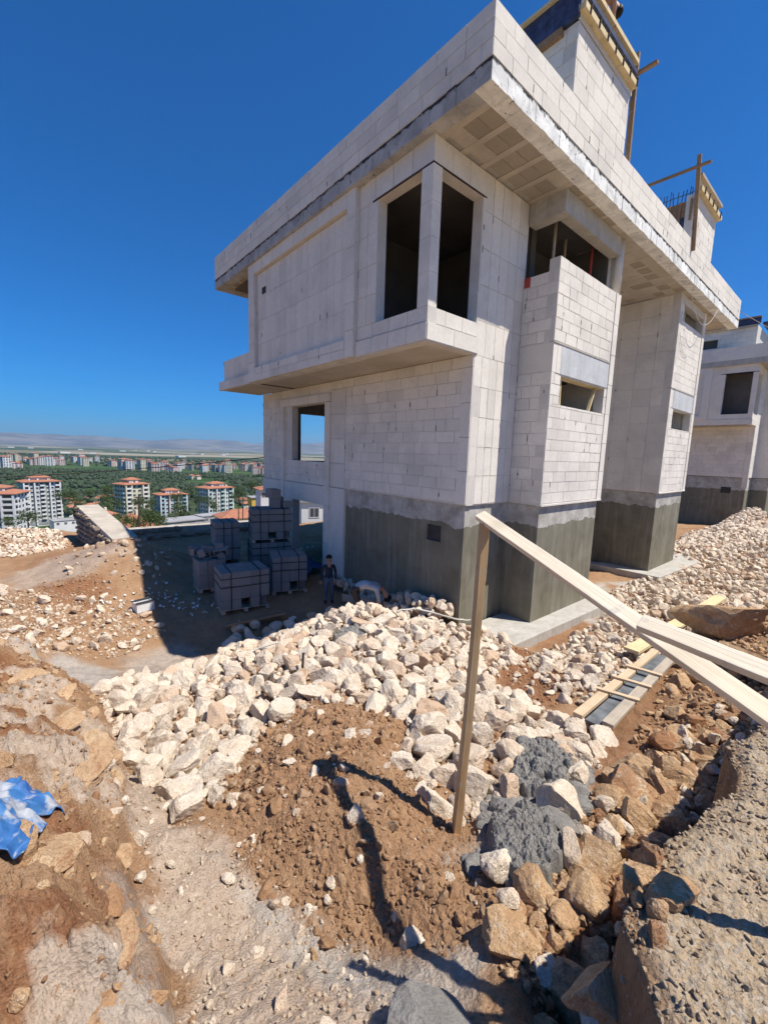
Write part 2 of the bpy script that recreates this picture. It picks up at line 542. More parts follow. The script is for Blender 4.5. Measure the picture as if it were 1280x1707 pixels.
# ------------------------------------------------------------------ ground sheet
ZN = {}
ZN['white'] = [(-6.54, 0.86), (-6.08, 1.76), (-4.87, 1.95), (-4.02, 1.55), (-3.0, 1.7), (-2.1, 1.55), (-1.3, 1.35), (-0.75, 0.7), (-0.2, 0.0), (0.3, -0.7), (-0.64, -1.83), (-1.92, -2.04), (-2.39, -2.81), (-2.28, -3.43), (-2.30, -3.94), (-3.67, -4.26), (-4.10, -3.88), (-4.71, -4.01), (-4.91, -4.00), (-4.80, -3.60), (-4.62, -3.21), (-4.01, -2.60), (-4.17, -1.81), (-4.65, -1.33), (-5.19, -1.44), (-5.68, -1.79), (-6.14, -2.25), (-6.38, -2.29), (-6.44, -1.21), (-6.56, -0.27)]
ZN['strip'] = [(5.2, -0.75), (9.3, -0.9), (12.73, -0.95), (15.5, 0.3), (19.5, 0.3), (22.6, -1.2), (24.0, -3.6), (16, -4.6), (8.79, -4.5), (5.0, -4.3), (1.36, -3.6), (-1.78, -3.42), (-1.46, -3.01), (-0.6, -2.06), (1.2, -1.75), (4.2, -1.6)]
ZN['heapl'] = [(-9.5, 14.30), (-8.2, 16.8), (-6.2, 16.6), (-5.94, 14.2), (-6.4, 12.4), (-7.9, 12.4)]
ZN['left'] = [(-8.6, 10.46), (-7.07, 8.07), (-5.44, 6.70), (-4.79, 5.02), (-5.91, 3.77), (-7.18, 4.07), (-8.2, 6.36)]
ZN['shade'] = [(-3.4, 4.2), (-1.4, 3.0), (-0.9, 1.7), (-2.2, 1.5), (-3.2, 1.7), (-4.1, 3.0)]
ZN['mound'] = [(-6.11, -2.48), (-5.68, -1.79), (-4.72, -1.44), (-4.01, -2.60), (-4.68, -3.26), (-4.91, -3.89), (-5.16, -4.33), (-5.48, -4.52), (-5.75, -4.14), (-5.95, -3.89), (-6.05, -3.49), (-6.17, -3.01)]
ZN['bank'] = [(-3.97, -4.58), (-2.12, -4.48), (-0.5, -5.1), (-2.0, -5.3), (-4.14, -5.12), (-4.79, -5.12), (-5.3, -5.17), (-5.69, -5.35), (-5.55, -5.08), (-5.43, -4.71), (-5.02, -4.58), (-4.56, -4.62)]
ZN['cement'] = [(-4.03, -3.83), (-3.5, -3.69), (-3.05, -3.99), (-3.80, -4.32), (-4.71, -4.55), (-5.02, -4.5), (-5.09, -4.14), (-4.78, -3.98), (-4.57, -4.08)]
ZN['outcrop'] = [(-8.2, 2.92), (-7.18, 3.69), (-6.60, 0.30), (-6.62, -1.07), (-6.85, -2.84), (-6.83, -3.49), (-6.84, -4.0), (-7.6, -3.9), (-8.2, -2)]
ZN['path'] = [(-6.51, -0.90), (-6.41, -2.38), (-6.17, -3.01), (-6.07, -3.52), (-5.98, -3.93), (-5.86, -4.49), (-6.20, -4.6), (-6.80, -4.2), (-6.80, -3.42), (-6.80, -2.72)]
ZN['patch'] = [(0.25, -0.76), (0.32, -1.53), (-0.76, -2.96), (-2.12, -3.25), (-2.30, -2.91), (-1.30, -1.59)]
ZN['grey1'] = [(-7.41, 3.16), (-6.84, 3.93), (-6.00, 2.86), (-6.17, 1.40), (-6.64, 1.20), (-6.98, 2.51)]
ZN['grey2'] = [(-5.93, 3.66), (-4.62, 4.42), (-4.19, 2.93), (-5.05, 1.98), (-6.06, 2.0)]
ZN['grey3'] = [(-6.38, -2.94), (-6.26, -2.93), (-6.16, -3.37), (-6.0, -3.86), (-5.75, -4.30), (-5.50, -4.54), (-5.52, -4.70), (-5.94, -4.70), (-6.15, -4.32), (-6.31, -3.61)]
ZN['greyoc'] = [(-7.05, -3.05), (-6.81, -3.02), (-6.77, -3.43), (-6.82, -3.97), (-7.07, -3.86), (-6.98, -3.40)]
ZN['redl'] = [(-7.05, 8.92), (-5.89, 8.26), (-5.35, 7.19), (-6.09, 6.63), (-6.87, 7.35)]


def sdist(x, y, poly):
    """signed distance, positive inside"""
    P = np.array(poly); Q = np.roll(P, -1, 0)
    ins = np.zeros(x.shape, bool); dm = np.full(x.shape, 1e9)
    for (ax, ay), (bx_, by_) in zip(P, Q):
        c = ((ay > y) != (by_ > y)) & (x < (bx_ - ax) * (y - ay) / (by_ - ay + 1e-12) + ax)
        ins ^= c
        ex, ey = bx_ - ax, by_ - ay
        t = np.clip(((x - ax) * ex + (y - ay) * ey) / (ex * ex + ey * ey), 0, 1)
        dm = np.minimum(dm, np.hypot(x - ax - t * ex, y - ay - t * ey))
    return np.where(ins, dm, -dm)


def bankstep(x, y):
    """the rock bank on the left stands a step above the path"""
    d = sdist(x, y, ZN['outcrop']) + 0.10 * fbm(x, y, 3.3, 3, 55)
    return d


_gz0 = ground_z


def ground_z(x, y, fine=True):
    x = np.asarray(x, float); y = np.asarray(y, float)
    z = _gz0(x, y)
    d = bankstep(x, y)
    # ledges in the bank: a few broken treads
    led = 0.16 * sstep(-0.06, 0.05, d) + 0.10 * sstep(0.12, 0.20, d + .08 * fbm(x, y, 5, 2, 61)) - 0.12 * sstep(0.5, -0.1, d) * sstep(-.5, 0, d)
    w1 = fbm(x * .8 + .5 * y, y - .35 * x, 2.2, 4, 66) * 5.0
    tread = np.floor(w1) + sstep(.72, .98, w1 - np.floor(w1))
    led = led + sstep(0, .2, d) * (0.055 * tread + 0.05 * np.abs(fbm(x, y, 7, 3, 69)))
    z = z + led
    dm = sdist(x, y, ZN['mound'])
    z = z + sstep(-0.05, .5, dm) * 0.16 + sstep(0, .3, dm) * 0.05 * fbm(x, y, 6, 3, 71)
    return z


gr = []
rr_ = [0.55]
while rr_[-1] < 34: rr_.append(rr_[-1] * 1.0105 + 0.001)
while rr_[-1] < 60000: rr_.append(rr_[-1] * 1.07)
RR = np.array(rr_)
a0 = math.radians(49.07)
AF = np.concatenate([np.linspace(-math.radians(62), math.radians(62), 500), np.linspace(math.radians(62), 2 * math.pi - math.radians(62), 60)[1:-1]])
AA, RG = np.meshgrid(AF, RR)
GX = CAM.x + RG * np.cos(a0 + AA); GY = CAM.y + RG * np.sin(a0 + AA)
GZ = ground_z(GX, GY)
nearm = 1 - sstep(15, 30, RG)
ocm = sstep(-.05, .15, sdist(GX, GY, ZN['outcrop']))
GZ = GZ + ocm * (0.035 * np.abs(fbm(GX, GY, 11, 3, 131)) + 0.028 * np.abs(fbm(GX, GY, 27, 3, 137)) + .012 * fbm(GX, GY, 60, 2, 139))
GZ = GZ + nearm * (0.022 * fbm(GX, GY, 14, 3, 81) + 0.014 * fbm(GX, GY, 38, 2, 85) + 0.012 * np.abs(fbm(GX, GY, 24, 2, 88)))
nr, na = RG.shape
GV = np.stack([GX.ravel(), GY.ravel(), GZ.ravel()], 1)
ii = np.arange(nr * na).reshape(nr, na)
i2 = np.roll(ii, -1, 1)
GF = np.stack([ii[:-1].ravel(), ii[1:].ravel(), i2[1:].ravel(), i2[:-1].ravel()], 1)
gm = mesh_np('ground', GV, GF, True)
# masks of what lies on the ground: R cement/mortar, G pale dust, B red brown soil, A road gravel
x_, y_ = GV[:, 0].astype(float), GV[:, 1].astype(float)
wob = 0.22 * fbm(x_, y_, 2.5, 4, 91)
mk = np.zeros((len(GV), 4), np.float32)
nsel = np.hypot(x_ - CAM.x, y_ - CAM.y) < 40
xs1, ys1, wb = x_[nsel], y_[nsel], wob[nsel]


def zmask(n, soft=.12, k=1.0): return sstep(-soft, soft, sdist(xs1, ys1, ZN[n]) + wb * k)


cem = np.maximum.reduce([zmask('grey1', .2), 0.75 * zmask('grey2', .3), .85 * zmask('grey3', .10), .9 * zmask('cement'), 0.5 * zmask('greyoc', .08)])
far_strip = sstep(1.0, 3, xs1) * sstep(-5.4, -4.9, ys1) * sstep(.1, -.1, ys1)
cem = np.maximum(cem, far_strip * sstep(.05, .25, fbm(xs1, ys1, .8, 3, 95)))
cem = np.maximum(cem, sstep(-.2, .3, 1.5 - np.hypot(xs1 + 6.4, (ys1 - 9.6) * 1.2) + wb * 3) * .5)
dust = np.maximum.reduce([zmask('path', .2), .95 * zmask('outcrop', .2) * sstep(-.12, .14, wb * 2), .5 * sstep(0, .4, wb)])
red = np.maximum.reduce([1.0 * zmask('outcrop', .2) * sstep(-.12, .12, fbm(xs1, ys1, 2.2, 4, 97)), zmask('redl', .3), zmask('patch', .2), .8 * zmask('bank', .15), .55 * sstep(.05, .35, fbm(xs1, ys1, .7, 3, 99)), .15 * zmask('mound', .2)])
ey = np.interp(xs1, EX, EY)
road = sstep(-.02, .1, ey - ys1 + wb * .25)
mk[nsel, 0] = cem * (1 - road); mk[nsel, 1] = dust * (1 - road); mk[nsel, 2] = red * (1 - road); mk[nsel, 3] = road
at = gm.attributes.new('zones', 'FLOAT_COLOR', 'POINT')
at.data.foreach_set('color', mk.ravel())


def m_ground():
    t = NT('soil', 0.97, 0.08)
    zc = t.attrc('zones')
    sp = t.n('ShaderNodeSeparateColor'); t.l(zc, sp.inputs[0])
    al = t.n('ShaderNodeAttribute', attribute_name='zones').outputs['Alpha']
    f = t.noise(3.0, 8, .65, dist=.4)
    g = t.noise(18, 6, .7)
    h = t.noise(70, 3, .7)
    soil = t.mix(t.ramp(f, (.3, 0.0), (.7, 1.0)), (0.29, 0.165, 0.088), (0.42, 0.26, 0.15))
    soil = t.mix(t.ramp(g, (.4, 0.0), (.72, .6)), soil, (0.44, 0.30, 0.19))
    soil = t.mix(t.ramp(h, (.3, .5), (.5, 0.0)), soil, (0.14, 0.07, 0.035))
    redc = t.mix(t.ramp(f, (.3, 0.0), (.7, 1.0)), (0.17, 0.062, 0.028), (0.28, 0.125, 0.06))
    redc = t.mix(t.ramp(h, (.55, 0), (.75, .5)), redc, (0.42, 0.26, 0.15))
    c = t.mix(t.math('MULTIPLY', sp.outputs[2], t.ramp(g, (.25, 1.0), (.7, .45))), soil, redc)
    du = t.mix(t.ramp(g, (.3, 0.0), (.7, 1.0)), (0.40, 0.295, 0.215), (0.56, 0.455, 0.36))
    c = t.mix(t.ramp(t.math('MULTIPLY', sp.outputs[1], t.ramp(f, (.3, .45), (.6, 1.0))), (.30, 0.0), (.62, 1.0)), c, du)
    ce = t.mix(t.ramp(f, (.3, 0.0), (.66, 1.0)), (0.33, 0.30, 0.265), (0.54, 0.495, 0.44))
    c = t.mix(t.math('MULTIPLY', sp.outputs[0], t.ramp(g, (.3, .55), (.6, 1.0))), c, ce)
    vr = t.voro(70, out='Color')
    vs = t.sep(vr)
    rd = t.mix(t.ramp(f, (.3, 0.0), (.7, 1.0)), (0.40, 0.295, 0.19), (0.52, 0.40, 0.27))
    rd = t.mix(t.ramp(vs[0], (.55, 0.0), (1.0, .7)), rd, (0.50, 0.45, 0.38))
    rd = t.mix(t.ramp(vs[1], (.6, 0.0), (1.0, .7)), rd, (0.30, 0.265, 0.23))
    c = t.mix(al, c, rd)
    # farther down the hill: orchards, fields and dry ground
    ps = t.sep(t.pos())
    ln = t.n('ShaderNodeVectorMath', operation='LENGTH'); t.l(t.pos(), ln.inputs[0])
    ds = ln.outputs['Value']
    v1 = t.mapv(t.pos(), (1.0, 1.0, 0.0))
    hill = t.mix(t.ramp(t.noise(.05, 5, .6, v1), (.42, 0.0), (.6, 1.0)), (0.30, 0.22, 0.14), (0.055, 0.085, 0.03))
    orch = t.mix(t.ramp(t.noise(.006, 5, .6, v1), (.35, 0.0), (.62, 1.0)), (0.025, 0.06, 0.02), (0.06, 0.10, 0.035))
    fl = t.voro(.0016, v1, out='Color'); fs = t.sep(fl)
    plain = t.mix(t.ramp(fs[0], (.45, 0.0), (.55, 1.0)), (0.05, 0.075, 0.04), (0.17, 0.155, 0.10))
    plain = t.mix(t.ramp(fs[1], (.72, 0.0), (.76, 1.0)), plain, (0.28, 0.25, 0.19))
    def step(a, b):
        m = t.n('ShaderNodeMapRange'); t.l(ds, m.inputs[0]); m.inputs[1].default_value = a; m.inputs[2].default_value = b
        return m.outputs[0]
    c = t.mix(step(24, 40), c, hill)
    c = t.mix(step(230, 330), c, orch)
    c = t.mix(step(1500, 2400), c, plain)
    b1 = t.bump(t.math('ADD', g, t.math('MULTIPLY', h, .9)), 0.014)
    b1 = t.bump(t.noise(190, 3, .75), 0.006, prev=b1)
    b2 = t.bump(t.voro(55), 0.007, prev=b1)
    return t.out(c, b2)


M['soil'] = m_ground()
go = link('ground', gm, M['soil'])
go['kind'] = 'structure'

# ------------------------------------------------------------------ masonry helpers
def cut(rects, holes, mn=0.025):
    for h in holes:
        out = []
        for (a, b, c, d) in rects:
            ha, hb, hc, hd = h
            if hb <= a or ha >= b or hd <= c or hc >= d:
                out.append((a, b, c, d)); continue
            if hc > c: out.append((a, b, c, hc))
            if hd < d: out.append((a, b, hd, d))
            c2, d2 = max(c, hc), min(d, hd)
            if ha > a: out.append((a, ha, c2, d2))
            if hb < b: out.append((hb, b, c2, d2))
        rects = out
    return [r for r in rects if r[1] - r[0] > mn and r[3] - r[2] > mn]


def courses(a0, a1, z0, z1, L=0.6, h=0.25, holes=(), seed=0, wob=0.08):
    r = random.Random(seed)
    out = []
    n = max(1, round((z1 - z0) / h)); hh = (z1 - z0) / n
    for i in range(n):
        a = a0 - (L * 0.5 if i % 2 else 0) - r.uniform(0, L * .3)
        while a < a1:
            b = a + L * r.choice((1, 1, 1, 1, 1, .66, .5) if wob else (1,)) + r.uniform(-wob, wob) * .3
            lo, hi = max(a, a0), min(b, a1)
            if hi - lo > 0.05: out.append((lo, hi, z0 + i * hh, z0 + (i + 1) * hh))
            a = b
    return cut(out, holes)


def uprights(a0, a1, z0, z1, w=0.3, h=0.6, holes=(), seed=0):
    r = random.Random(seed)
    out = []
    n = max(1, round((a1 - a0) / w)); ww = (a1 - a0) / n
    m = max(1, round((z1 - z0) / h)); hh = (z1 - z0) / m
    for j in range(m):
        for i in range(n):
            d = r.uniform(-.012, .012)
            out.append((a0 + i * ww, a0 + (i + 1) * ww, z0 + j * hh, z0 + (j + 1) * hh))
    return cut(out, holes)


def wall(parent, name, axis, c, a0, a1, z0, z1, holes=(), t=0.24, mat=None, inset=0.012):
    """masonry core in the plane axis=c, thickness t going in the + direction"""
    b = MB()
    for (p, q, lo, hi) in cut([(a0, a1, z0, z1)], holes, .004):
        if axis == 'x': b.box(c + inset, p, lo, c + t, q, hi)
        else: b.box(p, c + inset, lo, q, c + t, hi)
    return b.build(name, mat or M['core'], parent)


PIECES = []
GAPS = MB()


def face(parent, axis, c, rects, name='block', mat='aac', depth=0.03, proud=0.0, gap=0.006, jig=0.004, seed=1):
    r = random.Random(seed)
    for (a, b, lo, hi) in rects:
        g = gap * r.choice((.6, .8, 1, 1, 1.6))
        o = proud + r.uniform(-jig, jig) * .5
        if depth <= .031 and r.random() < .16 and hi - lo > .12:
            # an open joint the mortar has missed
            w_, h_ = r.uniform(.006, .013), r.uniform(.04, .14) * min(1, (hi - lo) / .25)
            z_ = lo + r.choice((g, (hi - lo) - h_ - g, (hi - lo) * .3))
            if axis == 'x': GAPS.box(c - proud - .0035, b - w_, z_, c - proud + .01, b + w_, z_ + h_)
            else: GAPS.box(b - w_, c - proud - .0035, z_, b + w_, c - proud + .01, z_ + h_)
        PIECES.append((name, parent, axis, c - o, a + g, b - g, lo + g, hi - g, depth, mat, r.random()))


_unit = {}


def unit_box(mat):
    if mat not in _unit:
        me = bpy.data.meshes.new('block')
        v = [(x, y, z) for z in (-.5, .5) for (x, y) in ((-.5, -.5), (.5, -.5), (.5, .5), (-.5, .5))]
        me.from_pydata(v, [], [(0, 3, 2, 1), (4, 5, 6, 7), (0, 1, 5, 4), (1, 2, 6, 5), (2, 3, 7, 6), (3, 0, 4, 7)])
        me.materials.append(M[mat])
        _unit[mat] = me
    return _unit[mat]


def flush_pieces(root, limit=290):
    """the pieces that show largest become sub-parts of their wall, the rest one joined part"""
    global PIECES
    by = {}
    for p in PIECES: by.setdefault(p[0], []).append(p)
    for name, lst in by.items():
        def size(p):
            _, _, ax, c, a, b, lo, hi, _, _, _ = p
            m, z = (a + b) / 2, (lo + hi) / 2
            ctr = Vector((c, m, z)) if ax == 'x' else Vector((m, c, z))
            d = CAM - ctr
            if ax == 'x': f = -d.x
            elif ax == 'y': f = -d.y
            return (b - a) * (hi - lo) * max(f, 0.001) / d.length ** 3
        lst.sort(key=size, reverse=True)
        for i, (nm, par, ax, c, a, b, lo, hi, dep, mat, rr) in enumerate(lst[:limit]):
            o = bpy.data.objects.new(name, unit_box(mat))
            COL.objects.link(o)
            o.parent = par
            if ax == 'x':
                o.location = (c + dep / 2, (a + b) / 2, (lo + hi) / 2); o.scale = (dep, b - a, hi - lo)
            else:
                o.location = ((a + b) / 2, c + dep / 2, (lo + hi) / 2); o.scale = (b - a, dep, hi - lo)
        rest = {}
        for p in lst[limit:]: rest.setdefault(p[9], []).append(p)
        for mat, ps in rest.items():
            b_ = MB()
            for (nm, par, ax, c, a, b, lo, hi, dep, _, rr) in ps:
                if ax == 'x': b_.box(c, a, lo, c + dep, b, hi, rr + .01)
                else: b_.box(a, c, lo, b, c + dep, hi, rr + .01)
            o = b_.build(name + '_work', M[mat], root)
            o['kind'] = 'stuff'
    PIECES = []


# ------------------------------------------------------------------ the unfinished house
H = empty('unfinished_house', (0, 0, -2.8))
tag(H, 'large unfinished white aerated block house with dark cement base and wide flat roof', 'house')
ZS, ZT, ZP = 6.51, 6.81, 7.54      # soffit, slab top, parapet top
YB = 9.85                           # back of the body

# --- left facade, lower storey (x = 0)
lw = wall(H, 'wall', 'x', 0, 0, YB, -.02, 3.1, [(5.5, 7.62, .72, 2.52)])
face(lw, 'x', 0, courses(.28, 4.46, 0.03, 2.86, .56, .25, seed=3), seed=3)
face(lw, 'x', 0, uprights(.0, .28, 0.0, 2.86, .28, .7) + uprights(0, 5.2, 2.86, 3.1, .6, .24), 'cladding_panel', proud=.02, depth=.04, seed=4)
face(lw, 'x', 0, uprights(4.46, 5.2, 0.0, 2.86, .74, .72), 'cladding_panel', proud=.015, depth=.04, seed=5)
face(lw, 'x', 0, courses(5.46, 8.1, .0, .72, .6, .24, seed=6) + courses(8.3, YB, .0, 3.1, .5, .25, seed=7), seed=8)
face(lw, 'x', 0, uprights(5.2, 8.3, 2.78, 3.1, .6, .3), 'cladding_panel', seed=9)
# proud frame round the window, running down to the ground on the right
face(lw, 'x', 0, [(5.2, 5.46, -.62, .9), (5.2, 5.46, .9, 2.52), (8.1, 8.3, -.6, .9), (8.1, 8.3, .9, 2.54)] + uprights(5.2, 8.3, 2.53, 2.78, .62, .25), 'cladding_panel', proud=.075, depth=.10, seed=10)
# window reveal blocks and ledge beam below
beam_ = MB().box(-.03, 5.46, -.62, .24, YB, -.03)
lb = beam_.build('ledge_beam', M['aac'], H)
# ground floor pillars on the left side
wall(H, 'pillar', 'x', -.03, 4.46, 5.46, -3.02, -.03, t=.3, mat=M['aac'])
face(bpy.data.objects['pillar'], 'x', -.03, [(5.18, 5.46, -3.0, -1.8), (5.18, 5.46, -1.79, -.62)], 'cladding_panel', proud=.06, depth=.09)
wall(H, 'pillar', 'x', -.0, 7.6, 8.25, -3.02, -.625, t=.3, mat=M['aac'])

# --- cement rendered base
bs = MB()
for (p, q, lo, hi) in cut([(.06, 4.45, -3.1, -.03)], [(.71, 1.15, -.95, -.57)]):
    bs.box(.06, p, lo, .36, q, hi)
bs.box(.36, .06, -3.1, 1.72, .36, -.03)
bs.box(1.66, -.77, -3.1, 4.66, .06, -.03)
bs.box(4.72, 1.56, -3.1, 9.5, 1.8, -.03)
bs.box(9.5, -.77, -3.1, 12.34, 1.86, -.03)
bs.box(12.34, .06, -3.1, 13.9, .36, -.03)
base = bs.build('rendered_base', M['base'], H)
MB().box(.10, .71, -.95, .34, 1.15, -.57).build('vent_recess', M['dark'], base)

# --- front facade between corner and first bay (y = 0)
fw = wall(H, 'wall', 'y', 0, .25, 1.66, -.02, ZS)
face(fw, 'y', 0, uprights(0, 1.6, 0, 3.1, .27, .62, seed=2) + uprights(.02, 1.6, 3.1, ZS, .32, .68, seed=3), 'cladding_panel', seed=12)
cp = wall(H, 'corner_strip', 'y', 0, -.0, .24, -.02, 3.1, t=.02)

# --- upper storey: bay with the corner window
bx = -1.42
YF = 2.11
XF = -1.53
bl = wall(H, 'bay_wall', 'x', bx, 0, YF, 3.43, ZS, [(.28, 1.5, 3.72, 6.05), (0, .28, 3.72, 6.05)])
face(bl, 'x', bx, uprights(1.5, YF, 3.72, 6.05, .3, .6, seed=5) + uprights(0, YF, 6.08, ZS, .55, .43, seed=6) + uprights(0, YF, 3.45, 3.72, .6, .27), 'cladding_panel', seed=13)
bf = wall(H, 'bay_wall', 'y', 0, bx + .24, .26, 3.43, ZS, [(bx, .0, 3.72, 6.05)])
face(bf, 'y', 0, uprights(bx, .06, 6.08, ZS, .5, .43) + uprights(bx, .06, 3.45, 3.72, .5, .27) + uprights(.0, .06, 3.72, 6.05, .06, .6), 'cladding_panel', seed=14)
cc = MB()
for k in range(4):
    cc.box(bx, 0, 3.72 + k * .584, bx + .23, .28, 3.72 + k * .584 + .578, .13 * k + .02)
cc.build('corner_column', M['aac'], H)
ll = MB().box(bx - .006, -.006, 6.052, bx + .05, 1.66, 6.078).box(bx + .05, -.006, 6.052, .1, .05, 6.078)
ll.build('steel_lintel', M['steel'], H)
# ledge under the bay
lg = MB()
lg.box(-1.444, -.022, 3.1, -1.2, YF, 3.425)
lg.box(-1.2, -.022, 3.1, .06, .2, 3.425)
lgo = lg.build('ledge', M['core'], H)
face(lgo, 'x', -1.444, uprights(-.022, YF, 3.12, 3.425, .5, .3), 'cladding_panel', proud=.014, depth=.02, seed=15)
face(lgo, 'y', -.022, uprights(-1.444, .06, 3.12, 3.425, .75, .3), 'cladding_panel', proud=.014, depth=.02, seed=16)
# underside slab
sl = MB().box(-1.19, .205, 3.106, 0.0, 10.15, 3.3).box(-1.385, YF + .01, 3.108, -1.19, 10.15, 3.29)
sl.build('overhang_slab', M['soffit'], H)
# --- upper storey: long left facade with recessed panel
YW = 7.55
ul = wall(H, 'wall', 'x', bx, YF, YW, 3.1, ZS, t=.24)
fr = cut([(YF, YW, 3.12, ZS)], [(2.42, 7.15, 3.52, 6.2)])
fo = MB()
for (p, q, lo, hi) in fr: fo.box(XF + .014, p, lo, bx + .012, q, hi)
fro = fo.build('raised_frame', M['core'], H)
ups = cut(uprights(YF, 2.42, 3.12, ZS, .31, .6) + uprights(2.42, 7.15, 6.2, ZS, .6, .32) + uprights(7.15, YW, 3.12, ZS, .4, .6) + uprights(2.42, 7.15, 3.12, 3.52, .5, .2), [])
face(fro, 'x', XF, ups, 'cladding_panel', seed=17)
MB().box(XF + .02, 7.55, 3.1, -1.40, 10.2, 3.4).build('ledge', M['core'], H)
face(bpy.data.objects['ledge.001'], 'x', XF + .006, uprights(7.55, 10.2, 3.1, 3.4, .5, .3), 'cladding_panel', depth=.014, seed=18)
face(ul, 'x', bx, uprights(2.43, 7.14, 3.53, 6.19, .3, .62, holes=[(6.57, 6.84, 5.57, 5.77)], seed=4), 'cladding_panel', gap=.004, seed=19)
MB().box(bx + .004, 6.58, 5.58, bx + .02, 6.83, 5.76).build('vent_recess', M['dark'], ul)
# balcony parapet at the far end
bp = wall(H, 'balcony_parapet', 'x', bx, YW, 9.95, 3.4, 4.1, t=.2)
face(bp, 'x', bx, uprights(YW, 9.95, 3.4, 4.1, .5, .7), 'cladding_panel', seed=20)
wall(H, 'balcony_parapet', 'y', 9.75, bx + .2, 0, 3.4, 4.1, t=.2, mat=M['aac'])
# end wall of the upper storey and back walls, with the openings one looks through
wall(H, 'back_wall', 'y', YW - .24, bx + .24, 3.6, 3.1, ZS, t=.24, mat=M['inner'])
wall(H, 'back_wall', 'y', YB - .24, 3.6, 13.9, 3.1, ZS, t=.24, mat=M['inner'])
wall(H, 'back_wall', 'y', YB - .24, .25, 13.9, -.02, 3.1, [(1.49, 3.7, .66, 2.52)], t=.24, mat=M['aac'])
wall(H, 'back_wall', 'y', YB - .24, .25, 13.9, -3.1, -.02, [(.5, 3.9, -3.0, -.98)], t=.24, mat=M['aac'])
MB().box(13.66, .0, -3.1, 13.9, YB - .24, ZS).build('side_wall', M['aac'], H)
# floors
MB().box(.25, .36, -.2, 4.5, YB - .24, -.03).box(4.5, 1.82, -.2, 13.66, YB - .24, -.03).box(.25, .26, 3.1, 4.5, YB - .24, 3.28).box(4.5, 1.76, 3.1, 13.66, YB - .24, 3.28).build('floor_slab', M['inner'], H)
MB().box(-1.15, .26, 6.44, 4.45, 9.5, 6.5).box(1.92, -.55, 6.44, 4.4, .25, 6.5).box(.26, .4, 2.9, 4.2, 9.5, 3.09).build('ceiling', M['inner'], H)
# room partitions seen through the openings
MB().box(4.2, .36, -.03, 4.4, YB - .3, 3.1).box(4.2, 1.9, -3.1, 4.4, YB - .3, -.2).build('partition_and_backing', M['inner'], H)
MB().box(2.2, .26, 3.28, 2.4, YW - .3, ZS).box(-1.18, 3.2, 3.3, 2.2, 3.4, ZS).build('partition_and_backing', M['inner'], H)


# --- stair and bathroom bays in front (y = -0.83)
def bay(x0, x1, ztop, win, top, left_deep, seed):
    PY = -.83
    w = wall(H, 'bay_front', 'y', PY, x0, x1, -.02, ztop, [win] + ([top] if top else []))
    xs = x1 - .27
    zl = 2.88
    holes = [win, (x0 + .36, xs, zl, 3.5)] + ([top] if top else [])
    face(w, 'y', PY, courses(x0, xs, 0.03, 2.9, .56, .245, holes, seed=seed) + courses(x0, xs, 3.55, min(ztop, 6.2), .52, .24, holes, seed=seed + 1), seed=seed)
    face(w, 'y', PY, uprights(x0, x0 + .36, 2.9, 3.5, .18, .6), 'cladding_panel', seed=seed + 2)
    face(w, 'y', PY, uprights(xs, x1, 0, min(ztop, 6.5), .27, .75), 'cladding_panel', proud=.018, depth=.04, seed=seed + 3)
    MB().box(x0 + .36, PY - .004, 2.9, xs - .01, PY + .1, 3.5).build('lintel', M['lintel'], w)
    MB().box(x0 - .012, PY - .016, 3.505, xs, PY + .1, 3.535).build('joint_strip', M['concrete'], w)
    MB().box(x0 - .02, PY - .03, -.03, x1, PY + .1, .012).build('starter_strip', M['aac'], w)
    return w


b1 = bay(1.6, 4.72, 5.22, (2.02, 4.3, 2.24, 2.87), None, 0, 40)
s1 = wall(H, 'bay_side', 'x', 1.6, -.59, .02, -.02, 4.98)
face(s1, 'x', 1.6, courses(-.83, 0, 0.03, 2.9, .56, .25, seed=51) + courses(-.83, 0, 3.54, 4.98, .56, .24, [(-.83, .0, 5.0, 5.3)], seed=52), seed=50)
face(s1, 'x', 1.6, [(-.83, 0, 2.92, 3.52)], 'cladding_panel', seed=53)
MB().box(1.603, -.82, 4.985, 1.84, -.60, 5.22).build('top_block', M['aac'], s1)
MB().box(1.60, -.16, 4.77, 1.85, -.015, 4.985).build('red_brick', M['red'], s1)
MB().box(4.48, -.59, -.02, 4.72, 1.5, ZS).build('bay_side', M['aac'], H)
MB().box(1.9, .9, 3.29, 4.47, 1.0, 6.43).box(1.9, .9, -.02, 4.47, 1.0, 3.08).box(4.44, -.55, 3.3, 4.475, .9, 6.43).build('partition_and_backing', M['inner'], H)
bm = MB().box(1.62, -.83, 6.08, 4.45, -.58, ZS).box(1.62, -.58, 6.08, 1.9, -.005, ZS)
bm.build('ring_beam', M['concrete'], H)
MB().tube([(4.60, -.74, 5.2), (4.60, -.74, ZS)], .115, 14).build('round_column', M['aac'], H, smooth=True)
for (xa, xb) in ((2.22, 2.26), (4.05, 3.75)):
    MB().beam((xa, -.70, 2.87), (xb, -.70, 2.24), .05, .07, (0, 1, 0)).build('timber_prop', M['wood_y'], b1)
MB().box(2.02, -.80, 2.845, 4.3, -.6, 2.872).build('timber_plate', M['wood_y'], b1)
for (xx, yy, mm) in ((2.35, -.2, 'wood_g'), (3.4, .1, 'wood_g'), (4.0, -.3, 'red')):
    MB().tube([(xx, yy, 3.28), (xx + .06, yy, 6.5)], .035, 8).build('formwork_prop', M[mm], H)
